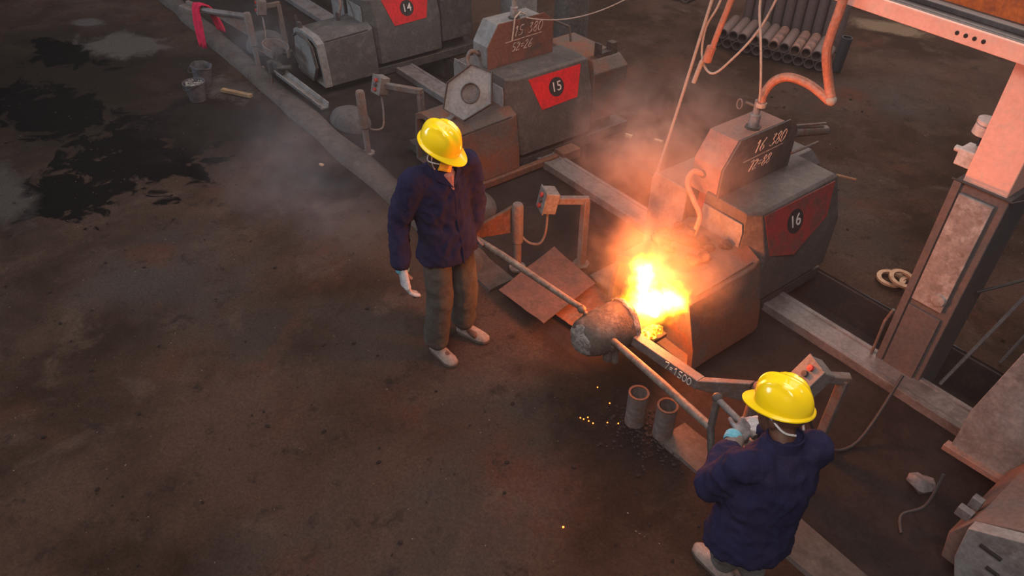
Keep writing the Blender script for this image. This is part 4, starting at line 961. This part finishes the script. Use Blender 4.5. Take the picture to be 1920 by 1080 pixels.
# collar: two lapels and the shirt showing in the V
B().loft([[nk + f * .02 + l * .08 + V((0, 0, .02)), nk + f * .085 + l * .05 + V((0, 0, -.01)), nk + f * .115 + V((0, 0, -.10)), nk + f * .08 + l * .085 + V((0, 0, -.04))], [nk + f * .03 + l * .085 + V((0, 0, .03)), nk + f * .095 + l * .052 + V((0, 0, 0)), nk + f * .122 + V((0, 0, -.097)), nk + f * .088 + l * .09 + V((0, 0, -.03))]]).build('collar', M['jacket'], j)
B().loft([[nk + f * .02 - l * .08 + V((0, 0, .02)), nk + f * .085 - l * .05 + V((0, 0, -.01)), nk + f * .115 + V((0, 0, -.10)), nk + f * .08 - l * .085 + V((0, 0, -.04))], [nk + f * .03 - l * .085 + V((0, 0, .03)), nk + f * .095 - l * .052 + V((0, 0, 0)), nk + f * .122 + V((0, 0, -.097)), nk + f * .088 - l * .09 + V((0, 0, -.03))]]).build('collar', M['jacket'], j)
B().loft([[nk + f * .05 + l * .045 + V((0, 0, .01)), nk + f * .075 + V((0, 0, -.0)), nk + f * .05 - l * .045 + V((0, 0, .01))], [nk + f * .09 + l * .040 + V((0, 0, -.03)), nk + f * .105 + V((0, 0, -.03)), nk + f * .09 - l * .040 + V((0, 0, -.03))], [nk + f * .118 + l * .005 + V((0, 0, -.11)), nk + f * .122 + V((0, 0, -.11)), nk + f * .118 - l * .005 + V((0, 0, -.11))]]).build('shirt', M['shirt'], t)
# trousers
bb = B(); bb.loft([ring(pel + V((0, 0, -.10)), .108, .150, f, l), ring(pel + V((0, 0, .08)), .115, .160, f, l)])
for h_, k_, a_ in ((hipR, knR, anR), (hipL, knL, anL)):
    bb.limb(h_, .088, k_, .088).limb(k_, .088, a_ + V((0, 0, .045)), .084).limb(a_ + V((0, 0, .045)), .078, a_ + V((0, 0, .03)) + f * .01, .075)
blob('trousers', bb, M['trousers'], t, .012, 4, wrinkle(.014, .8))
def shoe(a_, d, parent):
    d = V(d).normalized(); sd = V((-d.y, d.x, 0)); a_ = V((a_.x, a_.y, 0)); R = []
    for s__, w_, h_ in ((-.075, .022, .07), (-.06, .036, .085), (0, .040, .10), (.07, .046, .075), (.13, .048, .056), (.165, .036, .046), (.182, .016, .034)):
        R.append([a_ + d * s__ + sd * w_ * math.cos(q) + V((0, 0, .016 + (h_ - .016) * max(0, math.sin(q)))) for q in [i * math.pi / 8 for i in range(9)]] + [a_ + d * s__ + V((0, 0, .014))])
    o_ = B().loft(R).build('shoe', M['shoe'], parent, smooth=60)
    B().loft([[a_ + d * s__ + sd * w_ + V((0, 0, z)) for s__, w_ in ((-.078, .02), (-.078, -.02), (-.04, -.042), (.06, -.045), (.12, -.052), (.17, -.038), (.19, 0), (.17, .038), (.12, .052), (.06, .045), (-.04, .042))] for z in (0, .02)]).build('sole', M['sole'], o_)
shoe(anR + f * .02, (.96, .10, 0), t); shoe(anL + f * .03, (.92, .38, 0), t)
# gloves
bb = B(); hand(bb, wrR + V((.01, -.004, -.03)), (.30, -.06, -1), (.15, 1, .1), 1.35, .85, -1); blob('glove', bb, M['glove'], t, .005, 2)
B().lathe([(.040, 0), (.043, .01), (.042, .045), (.036, .05), (.03, .0)], wrR + V((.004, -.002, -.052)), V((-.1, .05, 1)), 20).build('glove_cuff', M['cuff'], t)
bb = B(); hand(bb, wrL + V((0, .0, -.005)), (.05, .0, -1), (.3, .5, 0), 1.0, 1.25, 1); blob('glove', bb, M['glove_dark'], t, .005, 2)
# helmet, strap, mask
hc = hd + frame(hf, hu) @ V((-.002, 0, .048)); helmet(t, hc, hf, hu, .95)
Rm = frame(hf, hu)
B().loft([[hd + Rm @ V((.060 + .0 * k_, y, z)) * 1.0 for y, z in ((-.062, -.02), (0, .0), (.062, -.02), (.058, -.085), (0, -.105), (-.058, -.085))] for k_ in (0,)] +
         [[hd + Rm @ V((x, y, z)) for x, y, z in ((.105, -.030, -.025), (.128, 0, -.012), (.105, .030, -.025), (.100, .028, -.075), (.125, 0, -.088), (.100, -.028, -.075))]]).build('dust_mask', M['mask'], t, bevel=.006)
for s__ in (-1, 1):
    B().tube(smooth_path([hd + Rm @ V(p) for p in ((.06, .062 * s__, -.03), (.0, .082 * s__, -.04), (-.01, .084 * s__, .01), (.0, .080 * s__, .05))]), .004, 6).build('strap', M['strap'], t)
    B().tube(smooth_path([hd + Rm @ V(p) for p in ((.0, .084 * s__, .05), (.02, .074 * s__, -.04), (.045, .04 * s__, -.105), (.055, 0, -.115))]), .0035, 6).build('chin_strap', M['strap'], t)

# ---- worker 2: seen from behind, bent forward, gripping the fork end
f = V((-.93, .366, 0)).normalized(); l = V((-f.y, f.x, 0))
P0 = V((-.92, 2.08, 0))
t = thing('person', 'worker seen from behind, bending over the fork end of the ladle bar', 'person', tuple(P0), 'foundry workers')
pel = V((-.82, 1.915, .68)); ch = V((-.825, 1.955, .95)); nk = V((-.855, 2.01, 1.145)); hd = V((-.925, 2.065, 1.225))
shL = nk + l * .165 + V((.02, -.02, -.055)); shR = nk - l * .165 + V((.02, -.02, -.055))
elL = V((-.985, 1.80, .90)); wrL = V((-1.075, 2.05, .93)); elR = V((-.92, 2.27, .88)); wrR = V((-1.02, 2.20, .93))
hipR = pel - l * .09 + V((0, 0, -.04)); hipL = pel + l * .09 + V((0, 0, -.04))
knL = V((-.92, 1.95, .40)); knR = V((-.86, 2.06, .40)); anL = V((-.935, 2.03, .09)); anR = V((-.82, 2.10, .09))
hf = V((-.98, -.10, -.22)); hu = V((-.22, .14, .96))
bb = B(); head(bb, hd, hf, hu); bb.limb(nk + V((.02, -.02, -.05)), .058, hd + V((.02, -.01, -.03)), .055)
bb.limb(pel, .10, ch, .10).limb(ch, .10, nk + V((0, 0, -.06)), .055).limb(shR, .04, shL, .04)
bb.limb(shR, .05, elR, .04).limb(elR, .04, wrR, .026).limb(shL, .05, elL, .04).limb(elL, .04, wrL, .026)
for h_, k_, a_ in ((hipR, knR, anR), (hipL, knL, anL)): bb.limb(h_, .075, k_, .052).limb(k_, .05, a_, .036).limb(a_ + V((0, 0, -.03)), .032, a_ + f * .12 + V((0, 0, -.05)), .028)
blob('body', bb, M['skin'], t, .009, 3)
sp = (nk - pel).normalized(); fb = (f - sp * f.dot(sp)).normalized()
bb = B(); bb.loft([ring(pel - sp * .075, .165, .198, fb, l), ring(pel + sp * .04, .155, .192, fb, l), ring(pel.lerp(ch, .5), .140, .175, fb, l), ring(ch, .135, .185, fb, l), ring(ch.lerp(nk, .55), .12, .175, fb, l), ring(nk - sp * .02, .085, .12, fb, l), ring(nk + sp * .03, .070, .078, fb, l)])
bb.limb(shR, .066, shL, .066).limb(shR, .070, elR, .062).limb(elR, .062, wrR, .05).limb(shL, .076, elL, .072).limb(elL, .072, wrL.lerp(elL, .35), .058)
j = blob('jacket', bb, M['jacket'], t, .012, 4, wrinkle(.030, .9))
bb = B(); bb.loft([ring(nk - sp * .005, .075, .088, fb, l), ring(nk + sp * .045, .070, .080, fb, l), ring(nk + sp * .045, .062, .072, fb, l), ring(nk, .064, .076, fb, l)], cap=False); bb.build('collar', M['jacket'], j)
bb = B(); bb.limb(wrL.lerp(elL, .45), .047, wrL.lerp(elL, .05), .040); blob('sleeve_guard', bb, M['grip'], t, .008, 2, wrinkle(.006))
bb = B(); bb.loft([ring(pel - sp * .10, .11, .150, fb, l), ring(pel + sp * .06, .11, .145, fb, l)])
for h_, k_, a_ in ((hipR, knR, anR), (hipL, knL, anL)):
    bb.limb(h_ + V((0, 0, -.01)), .080, k_, .074).limb(k_, .076, a_ + V((0, 0, .05)), .066)
blob('trousers', bb, M['jeans'], t, .012, 4, wrinkle(.014, .8))
shoe(anL, (-.72, .05, 0), t); shoe(anR, (-.95, .3, 0), t)
bb = B(); hand(bb, wrL + V((-.0, .02, -.005)), (-.25, 1, .0), (-.4, -.1, -.9), 1.0, 1.25, 1); blob('glove', bb, M['glove_dark'], t, .005, 2)
B().lathe([(.034, 0), (.040, .01), (.040, .04), (.034, .05)], wrL + V((0, -.035, 0)), wrL - elL, 18).build('glove_cuff', M['cuff'], t)
bb = B(); hand(bb, wrR, (-.8, -.35, -.1), (-.2, .1, -.9), 1.0, 1.2, -1); blob('glove', bb, M['glove'], t, .005, 2)
hc = hd + frame(hf, hu) @ V((-.002, 0, .048)); helmet(t, hc, hf, hu, .92)
for s__ in (-1, 1):
    B().tube(smooth_path([hd + frame(hf, hu) @ V(p) for p in ((.02, .082 * s__, .03), (-.05, .072 * s__, -.03), (-.088, .03 * s__, -.05))]), .005, 6).build('strap', M['strap'], t)

for o in list(bpy.data.objects):
    if '_w' in o: del o['_w']
